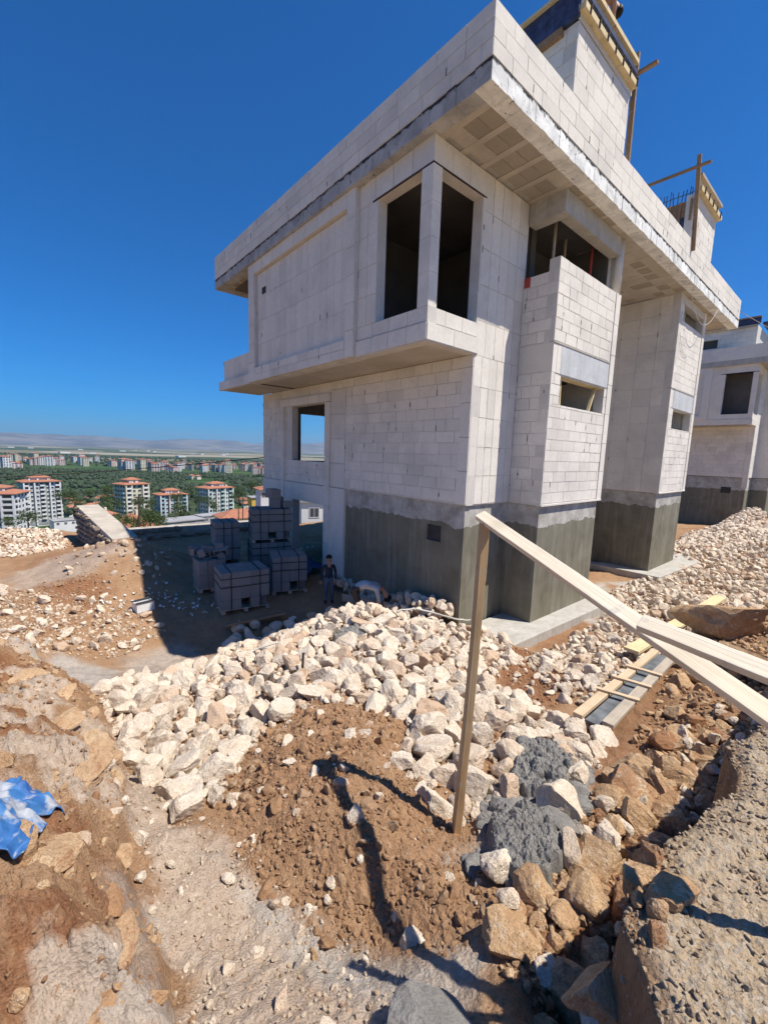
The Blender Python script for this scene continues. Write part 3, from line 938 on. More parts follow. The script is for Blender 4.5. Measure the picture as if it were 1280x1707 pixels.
# recess wall between the bays and second bay
rw = wall(H, 'wall', 'y', 1.5, 4.72, 9.46, -.02, ZS)
face(rw, 'y', 1.5, uprights(4.72, 9.44, 0, ZS, .6, .65), 'cladding_panel', seed=60)
b2 = bay(9.44, 12.4, ZS, (9.92, 12.05, 2.22, 2.87), (9.85, 12.1, 5.74, 6.26), 0, 70)
s2 = wall(H, 'bay_side', 'x', 9.44, -.83, 1.5, -.02, ZS)
face(s2, 'x', 9.44, uprights(-.83, 1.5, 0.0, ZS, .58, .6, seed=75), 'cladding_panel', seed=75, gap=.004)
MB().box(12.16, -.59, -.02, 12.4, .0, ZS).box(9.6, 1.5, -.02, 12.4, 1.7, ZS).build('bay_side', M['aac'], H)
MB().box(10.9, -.55, 5.7, 11.0, .2, 6.45).build('partition_and_backing', M['aac'], H)
rw2 = wall(H, 'wall', 'y', 0, 12.4, 13.9, -.02, ZS, mat=M['aac'])

# --- roof slab
XR, YR, X2, Y2 = -1.6, -1.268, 15.14, 10.16
rs = MB().box(XR + .3, YR + .3, ZS + .02, X2 - .3, Y2 - .3, ZT)
rso = rs.build('roof_slab', M['concrete'], H)
ef = MB()
NSEG = 84
r2 = random.Random(4)
xs_ = np.linspace(XR, X2, NSEG)
for i in range(NSEG - 1):
    j = r2.uniform(-.008, .008)
    ef.box(xs_[i], YR + j, ZS + r2.uniform(-.01, .006), xs_[i + 1] - .0005, YR + .3, ZT - .003)
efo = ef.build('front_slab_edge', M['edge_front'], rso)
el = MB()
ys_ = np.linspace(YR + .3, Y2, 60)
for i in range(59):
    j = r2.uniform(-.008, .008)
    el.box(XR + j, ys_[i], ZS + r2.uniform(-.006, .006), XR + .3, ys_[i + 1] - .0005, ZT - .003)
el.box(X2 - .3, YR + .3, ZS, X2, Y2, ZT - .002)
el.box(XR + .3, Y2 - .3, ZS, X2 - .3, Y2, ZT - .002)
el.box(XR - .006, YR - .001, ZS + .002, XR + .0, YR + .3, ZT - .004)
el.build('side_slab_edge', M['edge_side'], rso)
# ribs and infill blocks of the overhang soffit
rb = MB()
ribs = np.arange(-1.3, 14.8, .56)
rr = random.Random(9)
for i, x in enumerate(ribs):
    MB().box(x, YR + .3, ZS, x + .13, 1.5 if 4.7 < x < 9.3 else -.0, ZS + .02).build('soffit_rib', M['soffit'], rso)
    if i < len(ribs) - 1:
        ylim = 1.5 if 4.9 < x < 9.0 else 0.0
        k = 0
        y = YR + .30
        while y + .27 < ylim:
            solid = (x > 3.2 and rr.random() < .72) or (x <= 3.2 and rr.random() < .12)
            if not solid:
                bb = MB().box(x + .135, y + .006, ZS + .008 + rr.uniform(0, .006), x + .555, y + .285, ZS + .03)
                bb.build('infill_block', M['infill'], rso)
            else:
                MB().box(x + .131, y, ZS + rr.uniform(0.001, .008), x + .559, y + .288, ZS + .02).build('solid_infill', M['soffit'], rso)
            y += .29
for i, y in enumerate(np.arange(7.7, 9.8, .56)):
    MB().box(-1.3, y, ZS, 3.4, y + .13, ZS + .02).build('soffit_rib', M['soffit'], rso)
    for k in range(3):
        MB().box(-1.29 + .6 * k, y + .135, ZS + .01, -1.29 + .6 * k + .45, y + .555, ZS + .03).build('infill_block', M['infill'], rso)
# --- parapet
pf = wall(H, 'parapet', 'y', YR, XR + .012, X2 - .0, ZT, ZP, t=.2)
face(pf, 'y', YR, courses(XR, X2, ZT + .012, ZP, .6, .243, seed=81), 'parapet_block', gap=.005, depth=.03, seed=81)
pl_ = wall(H, 'parapet', 'x', XR, YR + .2, Y2, ZT, ZP, t=.2)
face(pl_, 'x', XR, courses(YR, Y2, ZT + .012, ZP, .6, .243, seed=83), 'parapet_block', gap=.005, depth=.03, seed=83)
MB().box(X2 - .2, YR + .2, ZT, X2 - .002, Y2 - .2, ZP).box(XR + .2, Y2 - .2, ZT, X2, Y2, ZP).build('parapet', M['aac'], H)


# --- stair towers on the roof, still in their formwork
def tower(x0, x1, z1, seed, solid=True):
    y0, y1 = YR, 1.3
    t = MB()
    t.box(x0 + .012, y0 + .012, ZP + .001, x1, y0 + .22, z1)
    if solid: t.box(x0 + .012, y0 + .22, ZT, x0 + .22, y1, z1)
    t.box(x1 - .22, y0 + .22, ZT, x1, y1, z1).box(x0 + .22, y1 - .2, ZT, x1 - .22, y1, z1)
    to = t.build('stair_tower', M['core'], H)
    face(to, 'y', y0, courses(x0, x1, ZP + .004, z1, .6, .25, seed=seed), 'tower_block', gap=.005, seed=seed)
    if solid:
        face(to, 'x', x0, courses(y0, y1, ZP - .5, z1, .6, .25, holes=[(-1.24, -1.03, 8.12, 8.38)], seed=seed + 1), 'tower_block', gap=.005, seed=seed + 1)
        MB().box(x0 + .013, -1.24, 8.13, x0 + .016, -1.04, 8.37).build('dark_patch', M['concrete'], to)
    return to


t1 = tower(.74, 3.06, 8.66, 90)
fm = M['wood_y']
zt = 8.66
# front formwork: timber walers, ply strip behind, clamps
MB().box(.72, YR - .02, zt + .01, 3.10, YR + .0, zt + .62).build('formwork_panel', M['core'], t1)
for (za, hh, pr) in ((zt + .10, .10, .11), (zt + .54, .08, .09)):
    for k in range(3):
        MB().beam((.70 + .80 * k, YR - .022 - pr / 2, za + .05), (.70 + .80 * k + .79, YR - .022 - pr / 2, za + .05), pr, hh, tone=.3 * k + .1).build('formwork_beam', fm, t1)
MB().box(.70, YR - .10, zt + .36, 3.10, YR - .021, zt + .44).build('formwork_beam', M['ply'], t1)
cl = MB()
for k in range(7):
    x = .85 + k * .36
    MB().beam((x, YR - .15, zt + .06), (x + .03, YR - .15, zt + .24), .02, .02).beam((x + .03, YR - .15, zt + .23), (x + .04, YR - .0, zt + .30), .02, .02).build('form_clamp', M['steel'], t1)
# left side: blue ply band with a timber on top and a brown plank under it
MB().box(.66, YR - .02, zt + .02, .735, 1.35, zt + .50).build('formwork_panel', M['ply'], t1)
MB().box(.60, YR - .02, zt + .505, .74, 1.35, zt + .56).build('formwork_beam', fm, t1)
MB().box(.64, -1.0, zt - .10, .738, 1.3, zt + .015).build('formwork_beam', M['wood_d'], t1)
MB().box(.74, YR + .1, zt + .50, 3.06, 1.35, zt + .54).build('formwork_deck', M['wood_g'], t1)

t2 = tower(8.05, 10.32, 8.74, 95, solid=False)
zt2 = 8.74
MB().box(8.03, YR - .02, zt2 + .0, 10.36, YR - .001, zt2 + .46).build('formwork_panel', M['core'], t2)
for (za, hh, pr, x2) in ((zt2 + .04, .12, .12, 10.4), (zt2 + .40, .08, .10, 10.42)):
    for k in range(3):
        MB().beam((8.03 + .78 * k, YR - .022 - pr / 2, za + .05), (8.03 + .78 * k + .77, YR - .022 - pr / 2, za + .05), pr, hh, tone=.27 * k + .05).build('formwork_beam', fm if za < zt2 + .3 else M['wood_g'], t2)
cl = MB()
for k in range(5):
    x = 8.3 + k * .45
    MB().beam((x, YR - .16, zt2 + .0), (x + .03, YR - .16, zt2 + .2), .025, .025).build('form_clamp', M['steel'], t2)
MB().box(8.09, YR + .0, ZT, 8.12, 1.3, 8.2).build('formwork_panel', M['ply'], t2)
for k in range(9):
    MB().box(8.02, YR + .06 + k * .28, 8.05, 8.09, YR + .11 + k * .28, 8.62).build('formwork_stud', M['wood_d'], t2)
MB().box(8.085, YR + .05, 8.2, 8.115, 1.3, 8.62).build('formwork_panel', M['wood_d'], t2)
rbm = MB()
for k in range(26):
    y = YR + .1 + k * .095
    rbm.tube([(8.15 + rnd.uniform(-.03, .03), y, 8.5), (8.15 + rnd.uniform(-.05, .05), y + rnd.uniform(-.04, .04), 9.02 + rnd.uniform(-.07, .06))], .012, 4)
rbm.tube([(8.16, YR + .05, 8.85), (8.16, 1.25, 8.85)], .012, 4)
rbm.build('rebar_starters', M['steel'], t2)

flush_pieces(H)
go_ = GAPS.build('open_joints', M['dark'], H); go_['kind'] = 'stuff'

# --- timber cross posts standing on the parapet
def cross_post(label, p, q, a, b, mat='wood_d'):
    o = empty('cross_post', p)
    tag(o, label, 'timber post')
    MB().beam(p, q, .10, .06, (1, 0, 0)).build('post', M[mat], o)
    MB().beam(a, b, .09, .05, (0, 0, 1)).build('cross_arm', M[mat], o)
    return o


cross_post('tall dark timber post with short cross arm at the corner of the larger roof tower', (3.50, -1.17, ZP), (3.40, -1.2, 9.69), (3.43, -1.08, 9.30), (3.43, -1.62, 9.30))
cross_post('timber post with long rail arm beside the farther roof tower with rebars', (8.25, -1.31, ZP - .3), (7.82, -1.31, 9.62), (7.80, 1.4, 9.36), (7.80, -1.62, 9.30))

# ------------------------------------------------------------------ stones
def ico(sub):
    bm = bmesh.new(); bmesh.ops.create_icosphere(bm, subdivisions=sub, radius=1)
    bm.verts.ensure_lookup_table()
    V = np.array([v.co[:] for v in bm.verts]); F = np.array([[v.index for v in f.verts] for f in bm.faces])
    bm.free(); return V, F


ICO = {k: ico(k) for k in (1, 2, 3, 4, 5)}


def rock_geo(seed, sub, planes=None, rough=.07, aniso=(1, .82, .62)):
    g = np.random.default_rng(seed)
    if planes is None:
        planes = int(g.choice((7, 10, 14, 18))); rough = rough * g.uniform(.8, 2.2); aniso = (1, g.uniform(.62, .95), g.uniform(.45, .8))
    V, F = ICO[sub]; V = V.copy()
    n = g.normal(size=(planes, 3)); n /= np.linalg.norm(n, axis=1)[:, None]
    dd = g.uniform(.48, .88, planes)
    for a, b in zip(n, dd):
        o = np.maximum(V @ a - b, 0); V -= o[:, None] * a
    if planes: V = V / np.percentile(np.linalg.norm(V, axis=1), 85) * .92
    nz = 0
    for k, am in ((2.1, 1), (4.3, .6), (9.1, .42), (17, .26), (31, .14)):
        ph = g.uniform(0, 6.28, 3); A = g.normal(size=(3, 3)) * k * .6
        nz = nz + am * np.sin(V @ A + ph).prod(1)
    nz2 = g.normal(size=len(V)) * (.022 if sub < 4 else .011 if sub < 5 else .006)
    V *= (1 + rough * nz + nz2)[:, None]
    return V * np.array(aniso) * g.uniform(.88, 1.12, 3), F


def rock_mesh(name, seed, sub, mat, **k):
    V, F = rock_geo(seed, sub, **k)
    me = mesh_np(name, V, F, False)
    me.materials.append(mat)
    return me


M['lime'] = m_rock('limestone', (0.80, 0.71, 0.59), (0.66, 0.54, 0.41), (0.50, 0.30, 0.17), (0.58, 0.42, 0.31), dust=.38)
M['lime2'] = m_rock('limestone_gravel', (0.70, 0.60, 0.47), (0.52, 0.40, 0.28), (0.40, 0.23, 0.13), (0.50, 0.36, 0.27))
M['brown'] = m_rock('ochre_rock', (0.60, 0.42, 0.25), (0.40, 0.235, 0.125), (0.26, 0.105, 0.05), (0.66, 0.55, 0.42), dust=.35)
M['cement_r'] = m_rock('cement_crust', (0.33, 0.315, 0.295), (0.23, 0.22, 0.205), (0.27, 0.26, 0.25), (0.15, 0.15, 0.15), gs=1.6, dust=.1)
M['clod'] = m_rock('soil_clod', (0.46, 0.285, 0.165), (0.34, 0.195, 0.105), (0.54, 0.40, 0.27), (0.24, 0.12, 0.06), gs=2, dust=.3)
M['gravel'] = m_rock('road_gravel', (0.68, 0.54, 0.38), (0.53, 0.405, 0.275), (0.36, 0.315, 0.265), (0.52, 0.37, 0.24), gs=3, dust=.3)
M['ledge'] = m_rock('ledge_rock', (0.66, 0.49, 0.31), (0.47, 0.29, 0.16), (0.34, 0.17, 0.08), (0.30, 0.12, 0.06), dust=.8)
LEDGES = [(-6.98, -.66, .26, .9, .45), (-6.86, -1.05, .20, 1.1, .5), (-6.90, -2.12, .24, 1.2, .55), (-6.80, -1.75, .15, .4, .3), (-6.78, -2.05, .14, 1.4, .5), (-6.88, -2.85, .17, 1.3, .6), (-7.18, -3.15, .18, .8, .45), (-6.98, -3.28, .14, 1.5, .4), (-6.98, -3.72, .13, 1.2, .6), (-7.08, -3.88, .12, .7, .3), (-6.98, .1, .2, .7, .35), (-7.1, .9, .22, .9, .3), (-7.3, .7, .3, .2, .1), (-6.75, -.3, .13, 1.2, .5)]
LEDL = ['long tilted ochre ledge with a dark gap under it above the bag', 'ochre ledge just right of the long tilted one above the bag', 'pale rimmed ledge slab directly right of the blue plastic bag', 'small ochre ledge at the bank edge above the pale rimmed slab', 'narrow ledge on the bank edge right of the blue plastic bag', 'upright ochre ledge on the bank edge below the bag', 'ochre ledge at the left picture edge below the bag', 'small ledge in the middle of the bank below the bag', 'ledge low on the bank near the bottom of the picture', 'lowest ochre ledge on the bank at the bottom of the picture', 'ledge on the upper bank near the stone field', 'ledge at the top of the bank below the grey patch', 'broad flat pale ledge on the upper bank at the left edge', 'small ledge at the foot of the upper bank beside the stone field']
VAR = {}


def variants(mat, n, sub, **k):
    key = (mat, sub, n)
    if key not in VAR: VAR[key] = [rock_mesh('rock', 100 + i * 7 + hash(mat) % 1, sub, M[mat], **k) for i in range(n)]
    return VAR[key]


def throw(poly, n, rmin, rmax, seed, sep=.72, power=2.0, taken=None, tries=8, margin=0.0):
    """dart throwing inside a polygon, big stones first"""
    g = np.random.default_rng(seed)
    P = np.array(poly); lo, hi = P.min(0), P.max(0)
    r = np.sort(rmin + (rmax - rmin) * g.random(n) ** power)[::-1]
    out = list(taken) if taken else []
    cell = max(.12, rmax); grid = {}
    def put(x, y, q):
        grid.setdefault((int(x // cell), int(y // cell)), []).append((x, y, q))
    for t in out: put(*t[:3])
    res = []
    cand = g.uniform(lo, hi, (n * tries, 2))
    ok = sdist(cand[:, 0], cand[:, 1], poly) > margin - .12 * (g.random(len(cand)))
    cand = cand[ok]
    j = 0
    for q in r:
        for _ in range(tries):
            if j >= len(cand): return res
            x, y = cand[j]; j += 1
            cx, cy = int(x // cell), int(y // cell)
            bad = False
            for dx in (-1, 0, 1):
                for dy in (-1, 0, 1):
                    for (a, b, q2) in grid.get((cx + dx, cy + dy), ()):
                        if (x - a) ** 2 + (y - b) ** 2 < (sep * (q + q2)) ** 2: bad = True; break
                    if bad: break
                if bad: break
            if not bad:
                put(x, y, q); res.append((x, y, q)); break
    return res


def rotm(g):
    q = g.normal(size=4); q /= np.linalg.norm(q); w, x, y, z = q
    return np.array([[1 - 2 * (y * y + z * z), 2 * (x * y - z * w), 2 * (x * z + y * w)], [2 * (x * y + z * w), 1 - 2 * (x * x + z * z), 2 * (y * z - x * w)], [2 * (x * z - y * w), 2 * (y * z + x * w), 1 - 2 * (x * x + y * y)]])


HEAP = [(-1.75, 1.05, .08, .75), (-2.6, 0.55, .06, .8), (-3.6, -.4, .06, 1.0)]


def lift(x, y):
    z = 0
    for (a, b, h, w) in HEAP: z = z + h * np.exp(-((x - a) ** 2 + (y - b) ** 2) / (w * w))
    return z


CRUSTS = [(-4.72, -4.36, .42, .24, .6), (-3.75, -3.98, .62, .30, .45), (-2.9, .15, .42, .3, .2)]
STONES = []   # (x, y, z, r, kind, zone)


def lay(zone, poly, n, rmin, rmax, seed, kind, sep=.72, power=2.0, sink=.25, taken=None, dz=0.0, tries=8):
    pts = throw(poly, n, rmin, rmax, seed, sep, power, taken, tries)
    pts = [t for t in pts if (t[0] + 4.93) ** 2 + (t[1] + 4.0) ** 2 > (.13 + t[2]) ** 2]
    if kind in ('lime', 'lime2', 'cement_r', 'brown') and zone in ('field', 'cement', 'bank'):
        pts = [t for t in pts if not any(((t[0] - cx) * math.cos(a) + (t[1] - cy) * math.sin(a)) ** 2 / rx ** 2 + (-(t[0] - cx) * math.sin(a) + (t[1] - cy) * math.cos(a)) ** 2 / ry ** 2 < .8 and (t[0] * 7.3 + t[1] * 3.1) % 1 > .06 for cx, cy, rx, ry, a in CRUSTS)]
    if not pts: return pts
    A = np.array(pts)
    z = ground_z(A[:, 0], A[:, 1]) + lift(A[:, 0], A[:, 1]) + dz
    for (x, y, q), zz in zip(pts, z):
        STONES.append((x, y, zz + q * (.62 - sink * 1.2), q, kind, zone))
    return pts


a = lay('field', ZN['white'], 1300, .065, .215, 1, 'lime', power=2.6, sep=.62)
b = lay('field', ZN['white'], 2600, .032, .085, 2, 'lime', sep=.6, taken=a, power=1.5, tries=5)
lay('field', ZN['white'], 4200, .012, .04, 3, 'lime2', sep=.5, power=1.3, taken=None, tries=2)
hp = [(-2.6, 1.65), (-1.2, 1.75), (-.9, .9), (-1.5, .45), (-2.5, .5), (-3.0, 1.1)]
lay('heap', hp, 120, .09, .22, 4, 'lime', sep=.6, power=1.6, dz=.03)
lay('heap', hp, 50, .09, .17, 5, 'lime', sep=.55, power=1.2, dz=.12)
s1_ = lay('strip', ZN['strip'], 2600, .06, .2, 6, 'lime', sep=.6, power=2.6)
lay('strip', ZN['strip'], 4200, .03, .08, 7, 'lime2', sep=.5, taken=s1_, power=1.4, tries=3)
lay('ridge', [(15, -1.6), (15.5, .2), (19.5, -.3), (22.4, -1.0), (22.8, -2.4), (19, -2.6)], 1100, .07, .2, 8, 'lime', sep=.5, power=1.6)
lay('left', ZN['left'], 240, .035, .20, 9, 'lime', sep=.9, power=4.0)
lay('left', ZN['left'], 1300, .02, .055, 10, 'lime2', sep=.6, power=1.5, tries=3)
lay('heapl', ZN['heapl'], 700, .04, .15, 11, 'lime', sep=.6, power=2.0, sink=.35, dz=.02)
lay('shade', ZN['shade'], 240, .09, .24, 12, 'lime', sep=.62, power=1.6)
lay('wallside', [(-.15, 4.9), (.02, 4.3), (.02, .2), (-.35, .3), (-.6, 1.4), (-.45, 3.2)], 170, .07, .2, 13, 'lime', sep=.5, power=1.4, dz=.18)
lay('wallside', [(-.25, 1.8), (.02, 1.8), (.02, .2), (-.45, .2)], 60, .08, .2, 14, 'lime', sep=.5, power=1.4, dz=.36)
lay('bankleft', [(-6.3, 7), (-4.3, 7.2), (-3.2, 10.5), (-4.5, 12), (-6.5, 11)], 150, .03, .15, 15, 'lime2', sep=.8, power=3)
mo = lay('mound', ZN['mound'], 75, .02, .10, 16, 'lime', sep=.9, power=2.2, sink=.5)
lay('mound', ZN['mound'], 240, .025, .08, 18, 'clod', sep=.6, power=1.9, taken=mo, sink=.42)
ce = lay('cement', ZN['cement'], 70, .06, .16, 19, 'cement_r', sep=.5, power=1.6, dz=-.02)
lay('cement', ZN['cement'], 420, .02, .07, 20, 'cement_r', sep=.55, power=1.4, taken=ce)
tz0 = [(-2.6, -4.4), (.6, -3.95), (5, -4.3), (7, -5.2), (0, -5.3), (-2.2, -5.1)]
tr_ = lay('trench', tz0, 130, .05, .19, 33, 'brown', sep=.8, power=3.0, sink=.3)
lay('trench', tz0, 700, .025, .07, 34, 'brown', sep=.6, power=1.6, taken=tr_)
lay('cement', ZN['cement'], 22, .06, .19, 21, 'lime', sep=.5, power=1.4, dz=.05)
bk = lay('bank', ZN['bank'], 150, .05, .19, 22, 'brown', sep=.62, power=1.6, sink=.35)
lay('bank', ZN['bank'], 900, .015, .06, 23, 'brown', sep=.6, power=1.8, taken=bk)
lay('bank', ZN['bank'], 40, .05, .12, 24, 'lime', sep=.6, power=1.4, dz=.05)
oc = lay('outcrop', ZN['outcrop'], 34, .05, .15, 25, 'brown', sep=.75, power=1.8, sink=.6)
lay('outcrop', ZN['outcrop'], 22, .03, .085, 35, 'lime', sep=.8, power=1.6, sink=.6, taken=oc)
lay('outcrop', ZN['outcrop'], 900, .008, .05, 26, 'brown', sep=.6, power=2.2, taken=oc, sink=.3)
lay('path', ZN['path'], 40, .03, .075, 27, 'lime', sep=1.2, power=2)
lay('path', ZN['path'], 1500, .004, .02, 28, 'lime2', sep=.7, power=2)
lay('patch', ZN['patch'], 40, .05, .12, 29, 'lime', sep=.9, power=1.5)

# single stones the photograph singles out: x, y, r, kind, label
SPECIAL = [
    (-6.03, -4.72, .20, 'cement_r', 'large smooth grey concrete lump at the bottom edge of the picture', (1, .9, .75)),
    (2.4, -4.15, .68, 'brown', 'big ochre boulder beyond the crossing timber rails', (1.25, .85, 1.0)),
    (0.6, -4.75, .5, 'brown', 'long flat ochre slab of rock under the upper rail plank', (1.5, .7, .5)),
    (-3.55, -4.62, .26, 'brown', 'tilted ochre rock slab leaning in the trench beside the gravel road', (1.2, .9, .5)),
    (-6.12, -3.93, .055, 'brown', 'small pointed orange stone on the grey dusty path', (.7, .6, 1.3)),
    (-2.32, -.85, .13, 'brown', 'single orange stone among the pale rocks of the field', (1, .8, .8)),
    (-6.33, -3.2, .06, 'lime', 'reddish brown and white stone on the dusty path', (1, .8, .7)),
    (-5.40, -4.9, .085, 'lime', 'pale angular stone alone below the edge of the gravel road', (1, .9, .8)),
]
for i, (x, y, q, kd, lb, sc) in enumerate(SPECIAL):
    o = bpy.data.objects.new('boulder' if q > .2 else 'stone', rock_mesh('rock', 900 + i, 4 if q > .15 else 3, M[kd], rough=.07))
    COL.objects.link(o)
    o.location = (x, y, gz(x, y) + float(lift(x, y)) + q * (.34 if q > .6 else .32))
    o.scale = (q * sc[0], q * sc[1], q * sc[2]); o.rotation_euler = (.2 * math.sin(i * 3), .25 * math.cos(i * 5), i * 1.9)
    tag(o, lb, 'rock')

ZLAB = {
    'field': ('pale limestone rock in the broken stone field before the house', 'limestone rocks of the stone field'),
    'heap': ('pale limestone rock on the sunlit heap by the house wall', 'limestone rocks on the sunlit heap'),
    'strip': ('pale limestone rock in the rubble strip along the sunlit bays', 'limestone rocks of the rubble strip'),
    'ridge': ('pale limestone rock in the rubble ridge before the second house', 'limestone rocks of the ridge'),
    'left': ('pale limestone rock scattered on the brown terrace at the left', 'limestone rocks of the left terrace'),
    'heapl': ('pale limestone rock in the rubble heap under the white towers', 'limestone rocks of the far left heap'),
    'shade': ('grey looking limestone rock in the shade before the block stacks', 'limestone rocks in the shade'),
    'wallside': ('limestone rock piled against the dark cement base', 'limestone rocks along the dark base'),
    'mound': ('pale stone sticking out of the brown soil mound', 'stones in the soil mound'),
    'cement': ('lump coated in grey cement beside the timber post', 'cement coated lumps'),
    'bank': ('ochre rock in the broken bank below the gravel road', 'ochre rocks under the road edge'),
    'outcrop': ('ochre rock embedded in the dusty bank at the left', 'ochre rocks of the left bank'),
    'trench': ('ochre rock on the dark soil under the crossing timber rails', 'ochre rocks under the rails'),
    'path': ('small pale stone lying on the dusty path', 'stones on the path'),
    'patch': ('pale rock on the reddish soil patch at the corner footing', 'stones on the red soil patch'),
    'bankleft': ('limestone rock on the brown slope under the long stone wall', 'limestone rocks on the slope'),
}


def px_size(s):
    d = math.sqrt((s[0] - CAM.x) ** 2 + (s[1] - CAM.y) ** 2 + (s[2] - CAM.z) ** 2)
    v = Vector((s[0] - CAM.x, s[1] - CAM.y, s[2] - CAM.z))
    w = v.dot(_f)
    if w < .3: return 0
    u, q = v.dot(_R) / w * 703.5, v.dot(_U) / w * 703.5
    if abs(u) > 660 or abs(q) > 875: return 0
    return s[3] / d


LAND = {'leaning timber post': (-4.86, -3.89), 'brown soil mound': (-5.3, -2.9), 'thin steel stake': (-4.30, -.62), 'blue plastic bag': (-7.4, -2.4), 'smooth concrete lump': (-6.03, -4.72),
        'nearer bay footing': (.4, -1.25), 'board walkway': (-2.35, -3.85), 'house corner hose': (-.7, 0.0), 'sunlit heap top': (-1.75, 1.05), 'mound path': (-6.25, -2.4),
        'grey cement patch': (-6.3, 2.0), 'white plastic crate': (-5.0, 6.15), 'stone wing wall': (-5.3, 11), 'front block stack': (-3.0, 5.2), 'big ochre boulder': (2.2, -4.2), 'broken road edge': (-5.0  , -5.15), 'tall dark base': (0, 2.4), 'crossing rail boards': (-.5, -4.5), 'steep bank foot': (-6.8, -1.0), 'left picture edge': (-7.6, .8),
        'tilted ochre slab': (-3.55, -4.62), 'second house': (24, -1.0), 'farther bay footing': (11, -1.4), 'reddish soil patch': (-1.0, -2.1), 'short pipe end': (-4.0, .9), 'orange field stone': (-2.32, -.85), 'stone field corner': (-6.4, .6)}
ORD = ['nearest', 'second nearest', 'third nearest', 'fourth nearest', 'fifth nearest', 'sixth nearest', 'seventh nearest', 'eighth nearest', 'ninth nearest', 'tenth nearest', 'eleventh nearest', 'twelfth nearest'] + [w + 'th nearest' for w in 'thirteen fourteen fifteen sixteen seventeen eighteen nineteen'.split()] + ['twentieth nearest'] + ['twenty-%s nearest' % w for w in 'first second third fourth fifth sixth seventh eighth ninth'.split()] + ['thirtieth nearest']


def pxy(x, y, z):
    v = Vector((x, y, z)) - CAM; w = v.dot(_f)
    return v.dot(_R) / w, -v.dot(_U) / w


LPX = {k: pxy(x, y, gz(x, y)) for k, (x, y) in LAND.items()}


def name_stones(lst):
    """each single stone is told by its rank round the landmark it lies nearest to"""
    bins = {}
    for o, kind, fallback in lst:
        x, y, z = o.location
        u, v = pxy(x, y, z)
        k = min(LAND, key=lambda k_: math.hypot(x - LAND[k_][0], y - LAND[k_][1]))
        du, dv = u - LPX[k][0], v - LPX[k][1]
        side = ('on its right' if du > 0 else 'on its left') if abs(du) > abs(dv) else ('below it' if dv > 0 else 'above it')
        bins.setdefault((kind, k, side), []).append((math.hypot(du, dv), o, fallback))
    for (kind, k, side), l in bins.items():
        l.sort(key=lambda q: q[0])
        for i, (_, o, fb) in enumerate(l):
            if i < len(ORD): o['label'] = '%s large %s to %s, %s' % (ORD[i], kind, k, side)
            else: o['label'] = '%s, %s' % (fb, side)


order = sorted(STONES, key=px_size, reverse=True)
LIM = {'lime': 285, 'brown': 120, 'cement_r': 50}
KN = {'lime': ('rock', 'pale rock'), 'brown': ('ochre_rock', 'ochre rock'), 'cement_r': ('cement_lump', 'cement lump')}
cnt = {}
rest = {}
named = []
g = np.random.default_rng(77)
for s in order:
    x, y, z, q, kd, zn = s
    c = cnt.get(kd, 0)
    if c < LIM.get(kd, 0) and px_size(s) > 0 and zn in ZLAB:
        cnt[kd] = c + 1
        me = variants(kd, 24, 5 if px_size(s) > .055 else 4, rough=.075, planes=None if kd != 'cement_r' else 5)[int(g.integers(16))]
        o = bpy.data.objects.new(KN[kd][0], me)
        COL.objects.link(o)
        o.location = (x, y, z)
        o.rotation_euler = tuple(g.uniform(-.5, .5, 2)) + (g.uniform(0, 6.28),)
        k = g.uniform(.95, 1.2)
        o.scale = (q * k, q * k, q * g.uniform(.95, 1.3))
        tag(o, ZLAB[zn][0], 'rock', ZLAB[zn][1])
        named.append((o, KN[kd][1], ZLAB[zn][0]))
    else:
        rest.setdefault(kd, []).append(s)
name_stones(named)


def joined(name, lst, mat, seed=5, submax=2, **k):
    g = np.random.default_rng(seed)
    geo = {sb: [rock_geo(seed * 31 + i, sb, **k) for i in range(10)] for sb in (1, 2, 3, 4) if sb <= submax}
    Vs, Fs, Ts = [], [], []; n = 0
    for (x, y, z, q, *_r) in lst:
        d = math.hypot(x - CAM.x, y - CAM.y)
        pxs = q / max(d, .3) * 421
        sb = min(submax, 4 if pxs > 15 else 3 if pxs > 5 else 2 if pxs > 1.6 else 1)
        V, F = geo[sb][int(g.integers(10))]
        W = (V * q * g.uniform(.85, 1.15, 3)) @ rotm(g).T + (x, y, z)
        Vs.append(W); Fs.append(F + n); n += len(V); Ts.append(np.full(len(V), g.random()))
    me = mesh_np(name, np.concatenate(Vs), np.concatenate(Fs), False, np.concatenate(Ts))
    o = link(name, me, M[mat]); o['kind'] = 'stuff'
    return o


joined('limestone_rubble', rest['lime'], 'lime', 5, 4)
joined('limestone_gravel', rest['lime2'], 'lime2', 6, 3)
if rest.get('brown'): joined('ochre_rubble', rest['brown'], 'brown', 7, 4)
if rest.get('cement_r'): joined('cement_crumbs', rest['cement_r'], 'cement_r', 8, 3)
ZN['trench'] = tz0
